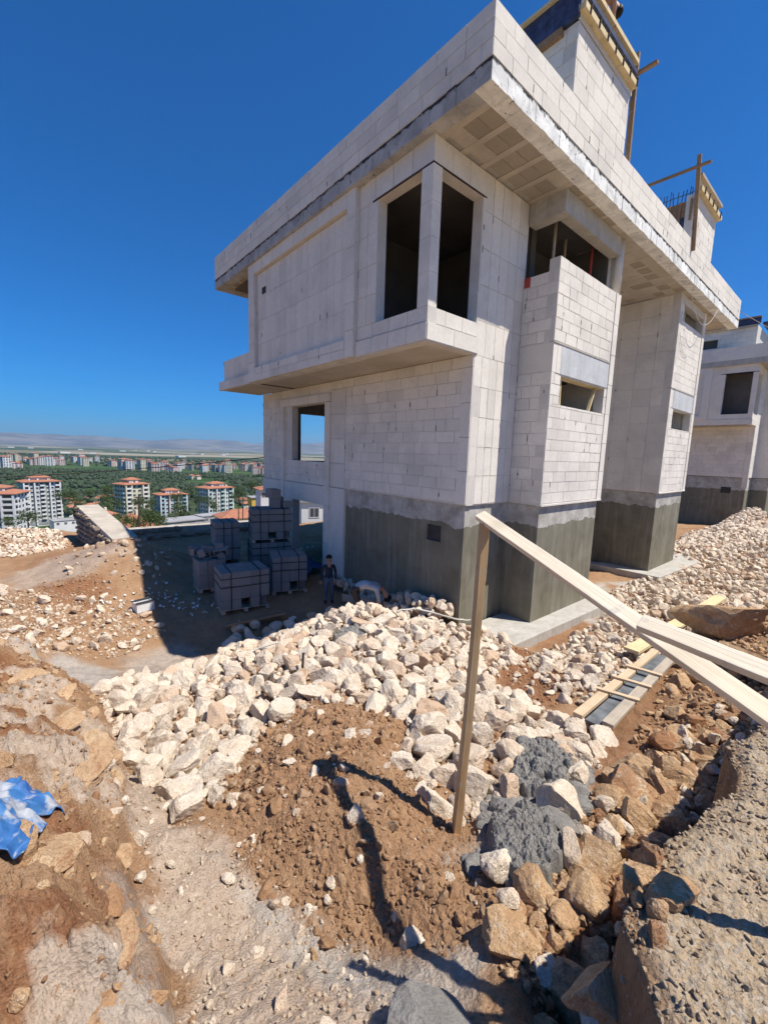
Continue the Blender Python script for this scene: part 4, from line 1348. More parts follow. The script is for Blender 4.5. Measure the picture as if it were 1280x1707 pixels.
# grey cement slopped over the stones: crusts made of many fused lumps
def crust(label, cx, cy, rx, ry, rz, seed, n=140, hgt=.10):
    g = np.random.default_rng(seed)
    u = np.linspace(-1.15, 1.15, n); U, V = np.meshgrid(u, u)
    c, s_ = math.cos(rz), math.sin(rz)
    X = cx + U * rx * c - V * ry * s_; Y = cy + U * rx * s_ + V * ry * c
    Z = np.full(X.shape, -1.0)
    for k in range(260):
        a, b = g.uniform(0, 6.28), math.sqrt(g.random()) * .92
        px_, py_ = cx + math.cos(a) * b * rx * c - math.sin(a) * b * ry * s_, cy + math.cos(a) * b * rx * s_ + math.sin(a) * b * ry * c
        r = g.uniform(.018, .085); q = r * r - (X - px_) ** 2 - (Y - py_) ** 2
        Z = np.maximum(Z, np.where(q > 0, np.sqrt(np.maximum(q, 0)) + g.uniform(-.03, .05) + hgt * (1 - b), -1))
    base_ = ground_z(X, Y)
    Z = np.maximum(Z, .0) + .03 * fbm(X, Y, 22, 3, seed) + .022 * fbm(X, Y, 60, 2, seed + 2)
    edge_ = np.hypot(U, V) + .28 * fbm(X, Y, 5, 3, seed + 5)
    Z = base_ + Z - .3 * sstep(.78, 1.08, edge_) + .02
    ix = np.arange(n * n).reshape(n, n)
    F = np.stack([ix[:-1, :-1].ravel(), ix[:-1, 1:].ravel(), ix[1:, 1:].ravel(), ix[1:, :-1].ravel()], 1)
    o = link('cement_crust', mesh_np('cement_crust', np.stack([X.ravel(), Y.ravel(), Z.ravel()], 1), F, False), M['cement_r'])
    return tag(o, label, 'cement crust')


crust('dark grey lumpy cement crust slopped beside the foot of the timber post', -4.72, -4.36, .44, .27, .6, 3, hgt=.09)
crust('grey cement crust spread over the stones between the post and the board walkway', -3.75, -3.98, .64, .33, .45, 4, hgt=.10)
crust('small grey cement patch on the stone heap before the house', -2.9, .15, .42, .3, .2, 5, hgt=.08)
# tilted ledges of the bank
for i, (x, y, r_, a_, tl) in enumerate(LEDGES):
    V, F = rock_geo(1300 + i, 5, planes=7, rough=.15, aniso=(1.25, .72, .34))
    r_ *= .8
    me = mesh_np('rock_ledge', V, F, False); me.materials.append(M['ledge'])
    o = bpy.data.objects.new('rock_ledge', me); COL.objects.link(o)
    o.location = (x, y, gz(x, y) + r_ * .04); o.scale = (r_,) * 3; o.rotation_euler = (tl, .18 * math.sin(i * 2.3), a_)
    tag(o, LEDL[i], 'rock')
# soil clods and road gravel
cl_ = list(rest.get('clod', []))
for zn, n, a_, b_, sd_ in (('mound', 9000, .005, .034, 41), ('bank', 1500, .008, .04, 42), ('patch', 900, .012, .045, 43), ('outcrop', 5200, .004, .028, 44), ('redl', 300, .02, .06, 45), ('left', 700, .015, .05, 46), ('trench', 2600, .01, .05, 48), ('white', 3200, .01, .045, 47)):
    pts = throw(ZN[zn], n, a_, b_, sd_, .5, 2.6, None, 2)
    A = np.array(pts); zz = ground_z(A[:, 0], A[:, 1])
    cl_ += [(x, y, z + q * (.0 if zn == 'mound' else .2), q) for (x, y, q), z in zip(pts, zz)]
joined('soil_clods', cl_, 'clod', 9, 2, rough=.13)
rp = [(-6.2, -5.7), (-5.9, -5.36), (-5.68, -5.18), (-5.16, -5.15), (-4.77, -5.2), (-4.47, -5.27), (-4.04, -5.2), (-3.57, -5.32), (-2.5, -5.6), (-2.5, -7), (-6.2, -7)]
pts = throw(rp, 15000, .005, .017, 51, .5, 2.2, None, 2) + throw(rp, 160, .014, .035, 52, .8, 2.0, None, 3)
A = np.array(pts); zz = ground_z(A[:, 0], A[:, 1])
joined('road_gravel', [(x, y, z + q * .3, q) for (x, y, q), z in zip(pts, zz)], 'gravel', 10, 2)

# ------------------------------------------------------------------ second house
def house2():
    O = Vector((26.27, -.59, .28))
    h = empty('unfinished_house', (O.x, O.y, -2.8))
    tag(h, 'second unfinished white block house standing behind the rubble ridge', 'house')
    ox, oy, oz = O
    def B(*q):
        mb = MB()
        for (a, b, c, d, e, f) in q: mb.box(ox + a, oy + b, oz + c, ox + d, oy + e, oz + f)
        return mb
    q = []
    lw2 = []
    for (p, r_, lo, hi) in cut([(0, 9.8, 0, 3.1)], [(5.5, 7.6, .7, 2.5)]): lw2.append((0.012, p, lo, .24, r_, hi))
    w1 = B(*lw2, (.24, 0.012, 0, 13.5, .24, 6.5), (13.3, .24, -3, 13.5, 9.8, 6.5), (.24, 9.6, -3, 13.3, 9.8, 6.5)).build('wall', M['core'], h)
    B((.06, .06, -3.3, .3, 9.7, -.03), (.3, .06, -3.3, 1.6, .3, -.03), (1.66, -.77, -3.3, 4.6, .06, -.03)).build('rendered_base', M['base'], h)
    B((.045, .75, -1.0, .07, 1.25, -.62)).build('vent_recess', M['dark'], h)
    B((.02, -.0, -.62, .2, .27, .0)).build('corner_post', M['aac'], h)
    bays = []
    for (p, r_, lo, hi) in cut([(0, 2.11, 3.43, 6.5)], [(.22, 1.5, 3.72, 6.05)]): bays.append((-1.42, p, lo, -1.2, r_, hi))
    for (p, r_, lo, hi) in cut([(-1.2, 0.05, 3.43, 6.5)], [(-1.2, -.02, 3.72, 6.05)]): bays.append((p, 0, lo, r_, .22, hi))
    bw = B(*bays).build('bay_wall', M['aac'], h)
    B((-1.46, -.03, 3.1, .06, .2, 3.42), (-1.46, .2, 3.1, -1.2, 10, 3.42)).build('ledge', M['aac'], h)
    B((-1.44, .2, 3.1, .0, 10, 3.3)).build('overhang_slab', M['soffit'], h)
    ul_ = [(-1.42, 2.11, 3.42, -1.2, 7.5, 6.5)]
    for (p, r_, lo, hi) in cut([(2.11, 7.5, 3.42, 6.5)], [(2.5, 7.1, 3.7, 6.15)]): ul_.append((-1.53, p, lo, -1.425, r_, hi))
    B(*ul_).build('bay_wall', M['aac'], h)
    B((-1.43, -.01, 6.05, -1.19, 1.7, 6.08)).build('steel_lintel', M['steel'], h)
    B((-.5, .3, 3.3, -.4, 7, 6.5), (.3, 3, -.1, 8, 3.1, 6.5), (-.65, 1.8, 7.4, -.6, 3.4, 8.6)).build('partition_and_backing', M['inner'], h)  # last box: dark sheet added behind the attic window to stand for shade
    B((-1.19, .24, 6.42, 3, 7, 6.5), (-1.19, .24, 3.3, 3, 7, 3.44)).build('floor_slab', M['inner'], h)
    B((-1.6, -1.27, 6.5, 14, 10, 6.8)).build('roof_slab', M['concrete'], h)
    B((-1.6, -1.27, 6.803, 14, -1.07, 7.55), (-1.6, -1.07, 6.803, -1.4, 10, 7.55)).build('parapet', M['aac'], h)
    at_ = []
    for (p, r_, lo, hi) in cut([(.4, 9, 6.8, 8.75)], [(2.2, 3.0, 7.75, 8.25)]): at_.append((-.9, p, lo, -.7, r_, hi))
    B(*at_, (-.7, .4, 6.8, 9, .6, 8.75)).build('attic_wall', M['core'], h)
    B((-.95, .3, 8.78, -.9, 9.2, 9.15)).build('formwork_panel', M['ply'], h)
    B((-1.0, .3, 9.152, -.7, 9.2, 9.22)).build('formwork_beam', M['wood_d'], h)
    for k in range(6): B((-1.0, .4 + k * 1.4, 8.66, -.92, 1.65 + k * 1.4, 8.78)).build('formwork_beam', M['wood_y'] if k % 2 else M['wood_g'], h)
    B((.3, -.0, 9.0, 9, .4, 9.16)).build('formwork_panel', M['ply'], h)
    blk = MB(); r3 = random.Random(5)
    for (a, b, c, d) in courses(.28, 9.6, 0.02, 2.86, .6, .25, [(5.3, 7.8, .5, 2.8)], seed=3): blk.box(ox - .002, oy + a + .006, oz + c + .006, ox + .03, oy + b - .006, oz + d - .006, r3.random())
    for (a, b, c, d) in courses(.4, 9, 6.85, 8.7, .6, .25, [(2.2, 3.0, 7.75, 8.25)], seed=5): blk.box(ox - .912, oy + a + .006, oz + c + .006, ox - .88, oy + b - .006, oz + d - .006, r3.random())
    for (a, b, c, d) in uprights(.0, 9.6, 2.86, 3.09, .6, .24) + uprights(0, .28, 0, 2.86, .28, .7): blk.box(ox - .02, oy + a + .004, oz + c + .004, ox + .03, oy + b - .004, oz + d - .004, r3.random())
    for (a, b, c, d) in uprights(.0, 13, 0, 6.45, .4, .65): blk.box(ox + a + .005, oy - .003, oz + c + .005, ox + b - .005, oy + .03, oz + d - .005, r3.random())
    bo = blk.build('block_work', M['aac'], h); bo['kind'] = 'stuff'
    bb = []
    B((1.6, -.83, 0, 4.7, .0, 6.3)).build('stair_bay', M['aac'], h)


house2()

# footings and concrete kerbs round the bays
def slabthing(label, pts, z0, z1, mat='concrete'):
    m = MB(); n = len(pts)
    m.V = [(x, y, z0) for x, y in pts] + [(x, y, z1) for x, y in pts]; m.T = [0.0] * (2 * n)
    m.F = [tuple(reversed(range(n))), tuple(range(n, 2 * n))] + [(i, (i + 1) % n, n + (i + 1) % n, n + i) for i in range(n)]
    o = m.build('footing', M[mat], bevel=.02)
    return tag(o, label, 'footing')


slabthing('concrete footing under the nearer dark cement bay', [(-.15, -.35), (.3, -1.2), (5.0, -1.34), (5.1, -.2), (1.8, .02), (.05, .0)], -3.3, -2.79)
slabthing('concrete footing under the farther dark cement bay', [(8.9, 1.6), (8.95, -1.3), (13.1, -1.5), (14.3, -.7), (12.4, .0), (9.6, .5)], -3.3, -2.80)
slabthing('low concrete slab at the foot of the second house', [(25.4, -1.0), (30, -1.3), (30, -2.2), (25.5, -1.9)], -3.2, -2.25)

# ------------------------------------------------------------------ timber rail in the foreground
def plank(name, label, a, b, w, h, up, mat, cat, group=None, bow=0.0, parent=None, seg=10):
    """a board with its own local axes (x along it), slightly bowed, bevelled"""
    a, b = Vector(a), Vector(b)
    L = (b - a).length
    x = (b - a).normalized(); y = Vector(up).cross(x).normalized(); z = x.cross(y)
    m = MB(); g = random.Random(int(L * 1000))
    for i in range(seg + 1):
        t = i / seg
        k = bow * 4 * t * (1 - t) + g.uniform(-.0015, .0015)
        e = w / 2 * (1 + g.uniform(-.03, .03))
        for (yy, zz) in ((-e, -h / 2), (e, -h / 2), (e, h / 2), (-e, h / 2)): m.V.append((t * L - L / 2, yy, zz + k)); m.T.append(0.0)
    for i in range(seg):
        for k in range(4):
            k2 = (k + 1) % 4
            m.F.append((i * 4 + k, i * 4 + k2, i * 4 + 4 + k2, i * 4 + 4 + k))
    m.F.append((3, 2, 1, 0)); m.F.append(tuple(seg * 4 + k for k in range(4)))
    o = m.build(name, M[mat], None, bevel=min(h, w) * .08)
    bm = bmesh.new(); bm.from_mesh(o.data); bmesh.ops.recalc_face_normals(bm, faces=bm.faces); bm.to_mesh(o.data); bm.free()
    mw = Matrix((x, y, z)).transposed().to_4x4(); mw.translation = (a + b) / 2
    if parent is not None:
        o.parent = parent
        o.matrix_local = Matrix.LocRotScale(parent.location, parent.rotation_euler, parent.scale).inverted() @ mw
    else: o.matrix_world = mw
    if label: tag(o, label, cat, group)
    return o


M['rail'] = m_wood('pale_sawn_board', (0.68, 0.56, 0.40), (0.84, 0.74, 0.58), sx=.9, sy=30)
M['post'] = m_wood('brown_post', (0.45, 0.28, 0.13), (0.62, 0.42, 0.22), sx=.9, sy=26)
T = Vector((-4.71, -3.87, .565)); Bp = Vector((-4.86, -3.89, -1.95))
plank('timber_post', 'leaning brown timber post standing in the soil mound and carrying the rail', Bp, T, .10, .055, (.75, -.65, 0), 'post', 'timber post', bow=.012)
Rr = Vector((-5.21, -5.50, .14))
dr = (Rr - T).normalized()
e0 = T - dr * .06 + Vector((0, 0, .035))
e1 = T + dr * 1.95
upr = (-.55, -.28, .80)
plank('rail_board', 'long pale rail board running from the leaning post down to the gravel road', e0, e1, .085, .038, upr, 'rail', 'plank', seg=14)
PL = Vector((-5.32, -5.09, .385)); PR = Vector((-5.33, -5.49, .34))
d2 = (PR - PL).normalized()
plank('rail_board', 'second pale board with a dark cut end lying across the long rail', PL, PL + d2 * .56, .07, .034, (-.5, -.25, .83), 'rail', 'plank')
plank('timber_post', 'short timber post on the gravel road carrying the lower ends of the rail boards', (-5.29, -5.64, -.75), (-5.31, -5.60, .30), .04, .03, (.75, -.65, 0), 'post', 'timber post')
# boards on the rubble
plank('plank', 'yellow plank lying on the rubble beyond the crossing rails', (0.60, -3.26, -2.20), (5.75, -3.50, -2.22), .24, .06, (0, 0, 1), 'wood_y', 'plank', bow=-.02)
wl = empty('board_ladder', (-.9, -3.8, -2.1))
tag(wl, 'narrow walkway of two weathered boards with three short battens on the stones', 'walkway')
a1, b1_, a2, b2_ = Vector((-2.40, -3.70, -1.95)), Vector((.60, -3.62, -2.06)), Vector((-2.30, -4.00, -1.95)), Vector((.55, -3.88, -2.05))
plank('board', None, a1, b1_, .11, .05, (0, 0, 1), 'wood', None, parent=wl)
plank('board', None, a2, b2_, .12, .05, (0, 0, 1), 'wood_g', None, parent=wl)
M['bluegrey'] = m_plain('splashed_board', (0.13, 0.14, 0.15), .95, .05, .4, 6)

plank('board', None, (a1 + a2) / 2 + Vector((0, 0, -.04)), (b1_ + b2_) / 2 + Vector((0, 0, -.04)), .16, .025, (0, 0, 1), 'bluegrey', None, parent=wl)
for t in (.27, .45, .63):
    p, q = a1.lerp(b1_, t) + Vector((-.02, .09, .045)), a2.lerp(b2_, t) + Vector((.05, -.09, .045))
    plank('batten', None, p, q, .06, .025, (0, 0, 1), 'wood', None, parent=wl, seg=3)
plank('plank', 'dark board lying in the shade before the block stacks', (-3.6, 4.3, -3.25), (-2.2, 3.9, -3.12), .3, .05, (0, 0.2, 1), 'wood_d', 'plank')
plank('plank', 'dusty board holding back the stones along the dark cement base', (-.75, 3.4, -2.86), (-.35, .9, -2.62), .04, .20, (0, 0, 1), 'wood_g', 'plank')
# bits of steel, hose and wires
tag(MB().tube([(-4.30, -.62, -2.35), (-4.29, -.63, -1.82)], .018, 6).build('steel_stake', M['steel']), 'thin rusty steel stake sticking out of the stone field', 'stake')
M['hose'] = m_plain('grey_hose', (.45, .44, .40), .6)
hp_ = []
for t in np.linspace(0, 1, 16):
    x = -1.75 + 2.0 * t; y = .15 - .35 * t + .12 * math.sin(t * 7)
    hp_.append((x, y, gz(x, y) + float(lift(x, y)) + .26 + .06 * math.sin(t * 5)))
tag(MB().tube(hp_, .02, 6).build('hose', M['hose'], smooth=True), 'grey hose lying over the stones at the house corner', 'hose')
hp_ = []
for t in np.linspace(0, 1, 14):
    x = -4.5 + 1.1 * t; y = .9 + .05 * math.sin(t * 9)
    hp_.append((x, y, gz(x, y) + .14 + .05 * math.sin(t * 4)))
tag(MB().tube(hp_, .015, 6).build('hose', M['hose'], smooth=True), 'short grey pipe end lying at the shadow edge on the stones', 'hose')
M['wire'] = m_plain('pale_wire', (.62, .60, .55), .6)
def catenary(a, b, sag, n=18): return [tuple(Vector(a).lerp(Vector(b), t) + Vector((0, 0, -sag * 4 * t * (1 - t)))) for t in np.linspace(0, 1, n)]
tag(MB().tube(catenary((9.75, -1.0, 6.5), (11.9, -1.28, 6.5), .75), .008, 5).build('cable', M['wire']), 'pale cable hanging in a loop under the roof edge', 'cable')
tag(MB().tube(catenary((9.55, -.86, 5.3), (11.1, -.86, 5.3), .62), .006, 5).build('cable', M['wire']), 'thin cable sagging across the farther bay front', 'cable')
tag(MB().tube(catenary((15.1, -1.2, 7.2), (30, -9, 4.4), .6), .012, 5).build('cable', M['wire']), 'thin line from the far roof corner towards the second house', 'cable')
tag(MB().tube(catenary((0.0, 9.8, .75), (-30, 62, -1.5), 1.2, 24), .018, 4).build('cable', M['steel']), 'dark wire leaving the left edge of the house over the valley', 'cable')

# ------------------------------------------------------------------ block stacks in the shade
_pk = {}
def pack(label, x, y, z, rz, nx, ny, layers, cell=.245, seed=0, strap=True):
    r = random.Random(seed)
    p = empty('block_stack', (x, y, z), math.radians(rz))
    tag(p, label, 'block stack', 'strapped block stacks')
    key = (nx, ny)
    def part(name, mb, mat):
        o = mb.build(name, M[mat]); o.parent = p; return o
    # pallet
    W, D = nx * cell, ny * cell
    for k in range(5): part('pallet_board', MB().box(-W / 2, -D / 2 + k * (D - .1) / 4, .09, W / 2, -D / 2 + .1 + k * (D - .1) / 4, .11), 'wood_g')
    for k in range(3): part('pallet_foot', MB().box(-W / 2 + k * (W - .09) / 2, -D / 2, 0, -W / 2 + .09 + k * (W - .09) / 2, D / 2, .088), 'wood_g')
    zz = .112
    for li, hgt in enumerate(layers):
        for i in range(nx):
            for j in range(ny):
                if 0 < i < nx - 1 and 0 < j < ny - 1 and li < len(layers) - 1: continue
                if li == 0 and len(layers) > 2 and j == 0 and i in (nx // 2, nx - 1): continue
                k = round(hgt, 2)
                if k not in _pk:
                    m = MB().box(-.118, -.118, 0, .118, .118, k - .008)
                    _pk[k] = m.build('block', M['aac_grey']).data
                    bpy.data.objects.remove(bpy.data.objects['block.%03d' % 0] if False else [o for o in bpy.data.objects if o.data == _pk[k]][0])
                o = bpy.data.objects.new('block', _pk[k]); COL.objects.link(o); o.parent = p
                o.location = (-W / 2 + (i + .5) * cell + r.uniform(-.006, .006), -D / 2 + (j + .5) * cell + r.uniform(-.008, .008), zz)
                o.rotation_euler = (0, 0, r.uniform(-.02, .02))
        zz += hgt
    if strap:
        hz = .112 + layers[0] + (layers[1] if len(layers) > 1 else 0)
        for h_ in (hz - .03, zz - layers[-1] * .45):
            s_ = MB()
            for (xa, ya, xb, yb) in ((-W / 2 - .006, -D / 2 - .006, W / 2 + .006, -D / 2 - .006), (-W / 2 - .006, -D / 2 - .006, -W / 2 - .006, D / 2), (W / 2 + .006, -D / 2, W / 2 + .006, D / 2)):
                s_.beam((xa, ya, h_), (xb, yb, h_), .008, .022)
            part('strap', s_, 'dark')
        for q in (1, nx - 1):
            xx = -W / 2 + q * cell
            part('strap', MB().box(xx - .012, -D / 2 - .016, .1, xx + .012, -D / 2 - .008, zz).box(xx - .012, -D / 2 - .016, zz, xx + .012, D / 2, zz + .008), 'dark')
    return zz


LY = (.26, .36, .36)
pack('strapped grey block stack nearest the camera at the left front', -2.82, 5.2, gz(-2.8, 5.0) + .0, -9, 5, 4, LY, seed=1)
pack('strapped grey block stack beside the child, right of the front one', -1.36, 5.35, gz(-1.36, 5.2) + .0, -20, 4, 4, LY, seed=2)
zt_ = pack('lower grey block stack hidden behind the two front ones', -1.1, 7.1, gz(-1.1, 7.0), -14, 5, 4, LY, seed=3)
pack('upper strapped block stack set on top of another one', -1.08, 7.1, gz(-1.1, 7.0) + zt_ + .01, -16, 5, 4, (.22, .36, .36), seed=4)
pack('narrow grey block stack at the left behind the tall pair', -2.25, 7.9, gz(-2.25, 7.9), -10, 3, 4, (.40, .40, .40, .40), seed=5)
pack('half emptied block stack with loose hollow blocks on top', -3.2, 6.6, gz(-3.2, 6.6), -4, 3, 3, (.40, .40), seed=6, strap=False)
r5 = random.Random(12)
def hollow(x, y, z, rot, label, s=1.0):
    m = MB()
    a, b, h, t = .20 * s, .10 * s, .19 * s, .028 * s
    m.box(-a, -b, 0, a, -b + t, h).box(-a, b - t, 0, a, b, h).box(-a, -b + t, 0, -a + t, b - t, h).box(a - t, -b + t, 0, a, b - t, h).box(-t / 2, -b + t, 0, t / 2, b - t, h)
    o = m.build('hollow_block', M['aac_grey']); o.location = (x, y, z); o.rotation_euler = rot
    return tag(o, label, 'block', 'loose hollow blocks')
bz = gz(-3.2, 6.6) + .92
for i in range(11):
    hollow(-3.2 + r5.uniform(-.33, .35), 6.6 + r5.uniform(-.35, .3), bz + r5.uniform(0, .22), (r5.choice((0, 1.2, 1.5)), r5.uniform(-.5, .5), r5.uniform(0, 3)), 'loose hollow grey block tossed on the half emptied stack')
tz = gz(-1.1, 7.0) + zt_ + 1.08
for i, (dx, dy, dz) in enumerate(((-.05, -.1, 0), (.32, -.2, 0), (-.05, -.1, .30), (-.0, .2, .30))):
    o = MB().box(-.16, -.12, 0, .16, .12, .29 if i != 1 else .2).build('loose_block', M['aac_grey'])
    o.location = (-.95 + dx, 7.0 + dy, tz + dz); o.rotation_euler = (0, 0, .1 * i - .2)
    tag(o, ('lower loose block on top of the tallest stack', 'smaller loose block at the right end of the tallest stack', 'upper loose block on top of the tallest stack', 'back loose block on top of the tallest stack')[i], 'block')
# blue sheet, bucket, litter
def sheet(name, label, cx, cy, rz, w, d, zf, mat, cat, seed, n=70, amp=.03):
    u = np.linspace(-w / 2, w / 2, n); v = np.linspace(-d / 2, d / 2, n)
    U, V = np.meshgrid(u, v)
    edge = 1 + .10 * fbm(U * 2, V * 2, 1, 2, seed)
    U2, V2 = U * edge, V * edge
    c, s = math.cos(rz), math.sin(rz)
    X = cx + U2 * c - V2 * s; Y = cy + U2 * s + V2 * c
    Z = zf(X, Y) + amp * (np.abs(fbm(U + .5 * V, V * .6, 5, 3, seed)) * 2 + fbm(U, V, 13, 2, seed + 3))
    A = np.stack([X.ravel(), Y.ravel(), Z.ravel()], 1)
    ix = np.arange(n * n).reshape(n, n)
    F = np.stack([ix[:-1, :-1].ravel(), ix[:-1, 1:].ravel(), ix[1:, 1:].ravel(), ix[1:, :-1].ravel()], 1)
    me = mesh_np(name, A, F, True); o = link(name, me, M[mat])
    sm = o.modifiers.new('thick', 'SOLIDIFY'); sm.thickness = .006
    return tag(o, label, cat)


def m_bag():
    t = NT('woven_bag', .55, .3)
    f = t.noise(5, 4, .6); w = t.noise(7, 4, .55, t.mapv(t.pos(), (1, 1, 1), (3, 1, 0)))
    c = t.mix(t.ramp(f, (.35, 0.0), (.65, 1.0)), (0.02, 0.085, 0.27), (0.055, 0.19, 0.42))
    c = t.mix(t.ramp(w, (.49, 0.0), (.57, .8)), c, (0.40, 0.40, 0.40))
    return t.out(c, t.bump(t.noise(40, 3, .6), .004))


M['bag'] = m_bag()
sheet('plastic_sheet', 'torn blue and grey plastic bag lying on the bank at the left edge', -7.40, -2.72, .5, .42, .42, lambda X, Y: ground_z(X, Y) + .035, 'bag', 'plastic bag', 3, amp=.05)
sheet('plastic_sheet', 'blank grey flap of the plastic bag folded over the blue part', -7.38, -3.02, -.3, .28, .34, lambda X, Y: ground_z(X, Y) + .07, 'bag', 'plastic bag', 9, amp=.04)
sheet('tarpaulin', 'blue tarpaulin drooping behind the block stacks by the doorway', -.35, 6.35, .2, 1.5, 1.6, lambda X, Y: ground_z(X, Y) + .2 + .55 * np.exp(-((X + .6) ** 2 + (Y - 6.6) ** 2) / .35), 'plastic_blue', 'tarpaulin', 5, amp=.06)
bk_ = empty('plastic_crate', (-5.0, 6.15, gz(-5.0, 6.15)), .2)
tag(bk_, 'small white plastic crate standing at the edge of the building shadow', 'crate')
M['white'] = m_plain('white_plastic', (.72, .72, .70), .5)
for (nm, mb, mt) in (('crate_body', MB().box(-.21, -.13, 0, .21, -.11, .24).box(-.21, .11, 0, .21, .13, .24).box(-.21, -.11, 0, -.19, .11, .24).box(.19, -.11, 0, .21, .11, .24).box(-.19, -.11, 0, .19, .11, .02), 'white'), ('crate_rim', MB().box(-.23, -.15, .24, .23, -.10, .27).box(-.23, .10, .24, .23, .15, .27), 'dark')):
    o = mb.build(nm, M[mt]); o.parent = bk_
lit = MB(); r6 = random.Random(3)
for i in range(90):
    cx, cy = r6.choice(((-5.35, 6.75), (-4.6, 6.9), (-3.9, 5.6), (-4.3, 6.3)))
    x, y = cx + r6.gauss(0, .3), cy + r6.gauss(0, .25)
    z = gz(x, y) + .02
    s = r6.uniform(.015, .06); a = r6.uniform(0, 6)
    ux, uy = math.cos(a) * s, math.sin(a) * s
    lit.poly([(x - ux, y - uy, z), (x + uy, y - ux, z + r6.uniform(0, .06)), (x + ux, y + uy, z + r6.uniform(0, .03)), (x - uy * .6, y + ux * .6, z + r6.uniform(0, .08))], r6.random())
lo_ = lit.build('litter', M['white']); lo_['kind'] = 'stuff'


# ------------------------------------------------------------------ stone walls on the terrace
M['wallcore'] = m_concrete('wall_mortar', (0.34, 0.30, 0.25), (0.52, 0.47, 0.40))
def stone_wall(label, a, b, zt_a, zt_b, zb, th, seed, rows=5, cell=.3, cap=True):
    o = empty('stone_wall', ((a[0] + b[0]) / 2, (a[1] + b[1]) / 2, zb))
    tag(o, label, 'stone wall')
    a2, b2 = Vector((a[0], a[1], 0)), Vector((b[0], b[1], 0))
    d = (b2 - a2); L = d.length; d.normalize(); n = Vector((d.y, -d.x, 0))
    if n.y > 0: n = -n
    m = MB()
    for (s0, s1) in ((0, 1),):
        pa, pb = a2, b2
        m.V += [tuple(pa + Vector((0, 0, zb))), tuple(pb + Vector((0, 0, zb))), tuple(pb + Vector((0, 0, zt_b))), tuple(pa + Vector((0, 0, zt_a)))]
        m.V += [tuple(pa - n * th + Vector((0, 0, zb))), tuple(pb - n * th + Vector((0, 0, zb))), tuple(pb - n * th + Vector((0, 0, zt_b))), tuple(pa - n * th + Vector((0, 0, zt_a)))]
        m.T += [0.0] * 8
        m.F += [(0, 1, 2, 3), (5, 4, 7, 6), (3, 2, 6, 7), (4, 0, 3, 7), (1, 5, 6, 2), (4, 5, 1, 0)]
    m.build('wall_core', M['wallcore'], o)
    g = np.random.default_rng(seed); r = random.Random(seed)
    big = []
    H_ = max(zt_a, zt_b) - zb; rowh = H_ / rows
    for k in range(rows):
        s = r.uniform(-.1, 0)
        while s < L:
            w = r.uniform(.6, 1.4) * cell
            zc = zb + (k + .5) * rowh
            top = zt_a + (zt_b - zt_a) * min(1, max(0, (s + w / 2) / L))
            if zc < top - rowh * .3 and 0 <= s + w / 2 <= L:
                p = a2 + d * (s + w / 2) + n * .02 + Vector((0, 0, zc))
                ob = bpy.data.objects.new('stone', variants('lime_d', 8, 2)[r.randrange(8)])
                COL.objects.link(ob); setparent(ob, o)
                ob.location = p; ob.scale = (w * .66, .14, rowh * .72)
                ob.rotation_euler = (r.uniform(-.1, .1), r.uniform(-.15, .15), math.atan2(d.y, d.x))
            s += w
    return o


M['lime_d'] = m_rock('wall_stone', (0.40, 0.33, 0.26), (0.27, 0.21, 0.15), (0.22, 0.13, 0.08), (0.33, 0.27, 0.22))
stone_wall('long low stone wall with a concrete top behind the block stacks', (-4.9, 14.72), (4.2, 14.85), -2.50, -2.66, -3.9, .6, 3, rows=5, cell=.46)
WL0, WR0 = Vector((-5.55, 15.0, -1.4)), Vector((-5.05, 10.2, -1.98))
stone_wall('steep stone wing wall with a sloping top beside the rubble heap', (WL0.x, WL0.y), (WR0.x, WR0.y), WL0.z, WR0.z, -3.5, .75, 4, rows=11, cell=.36)

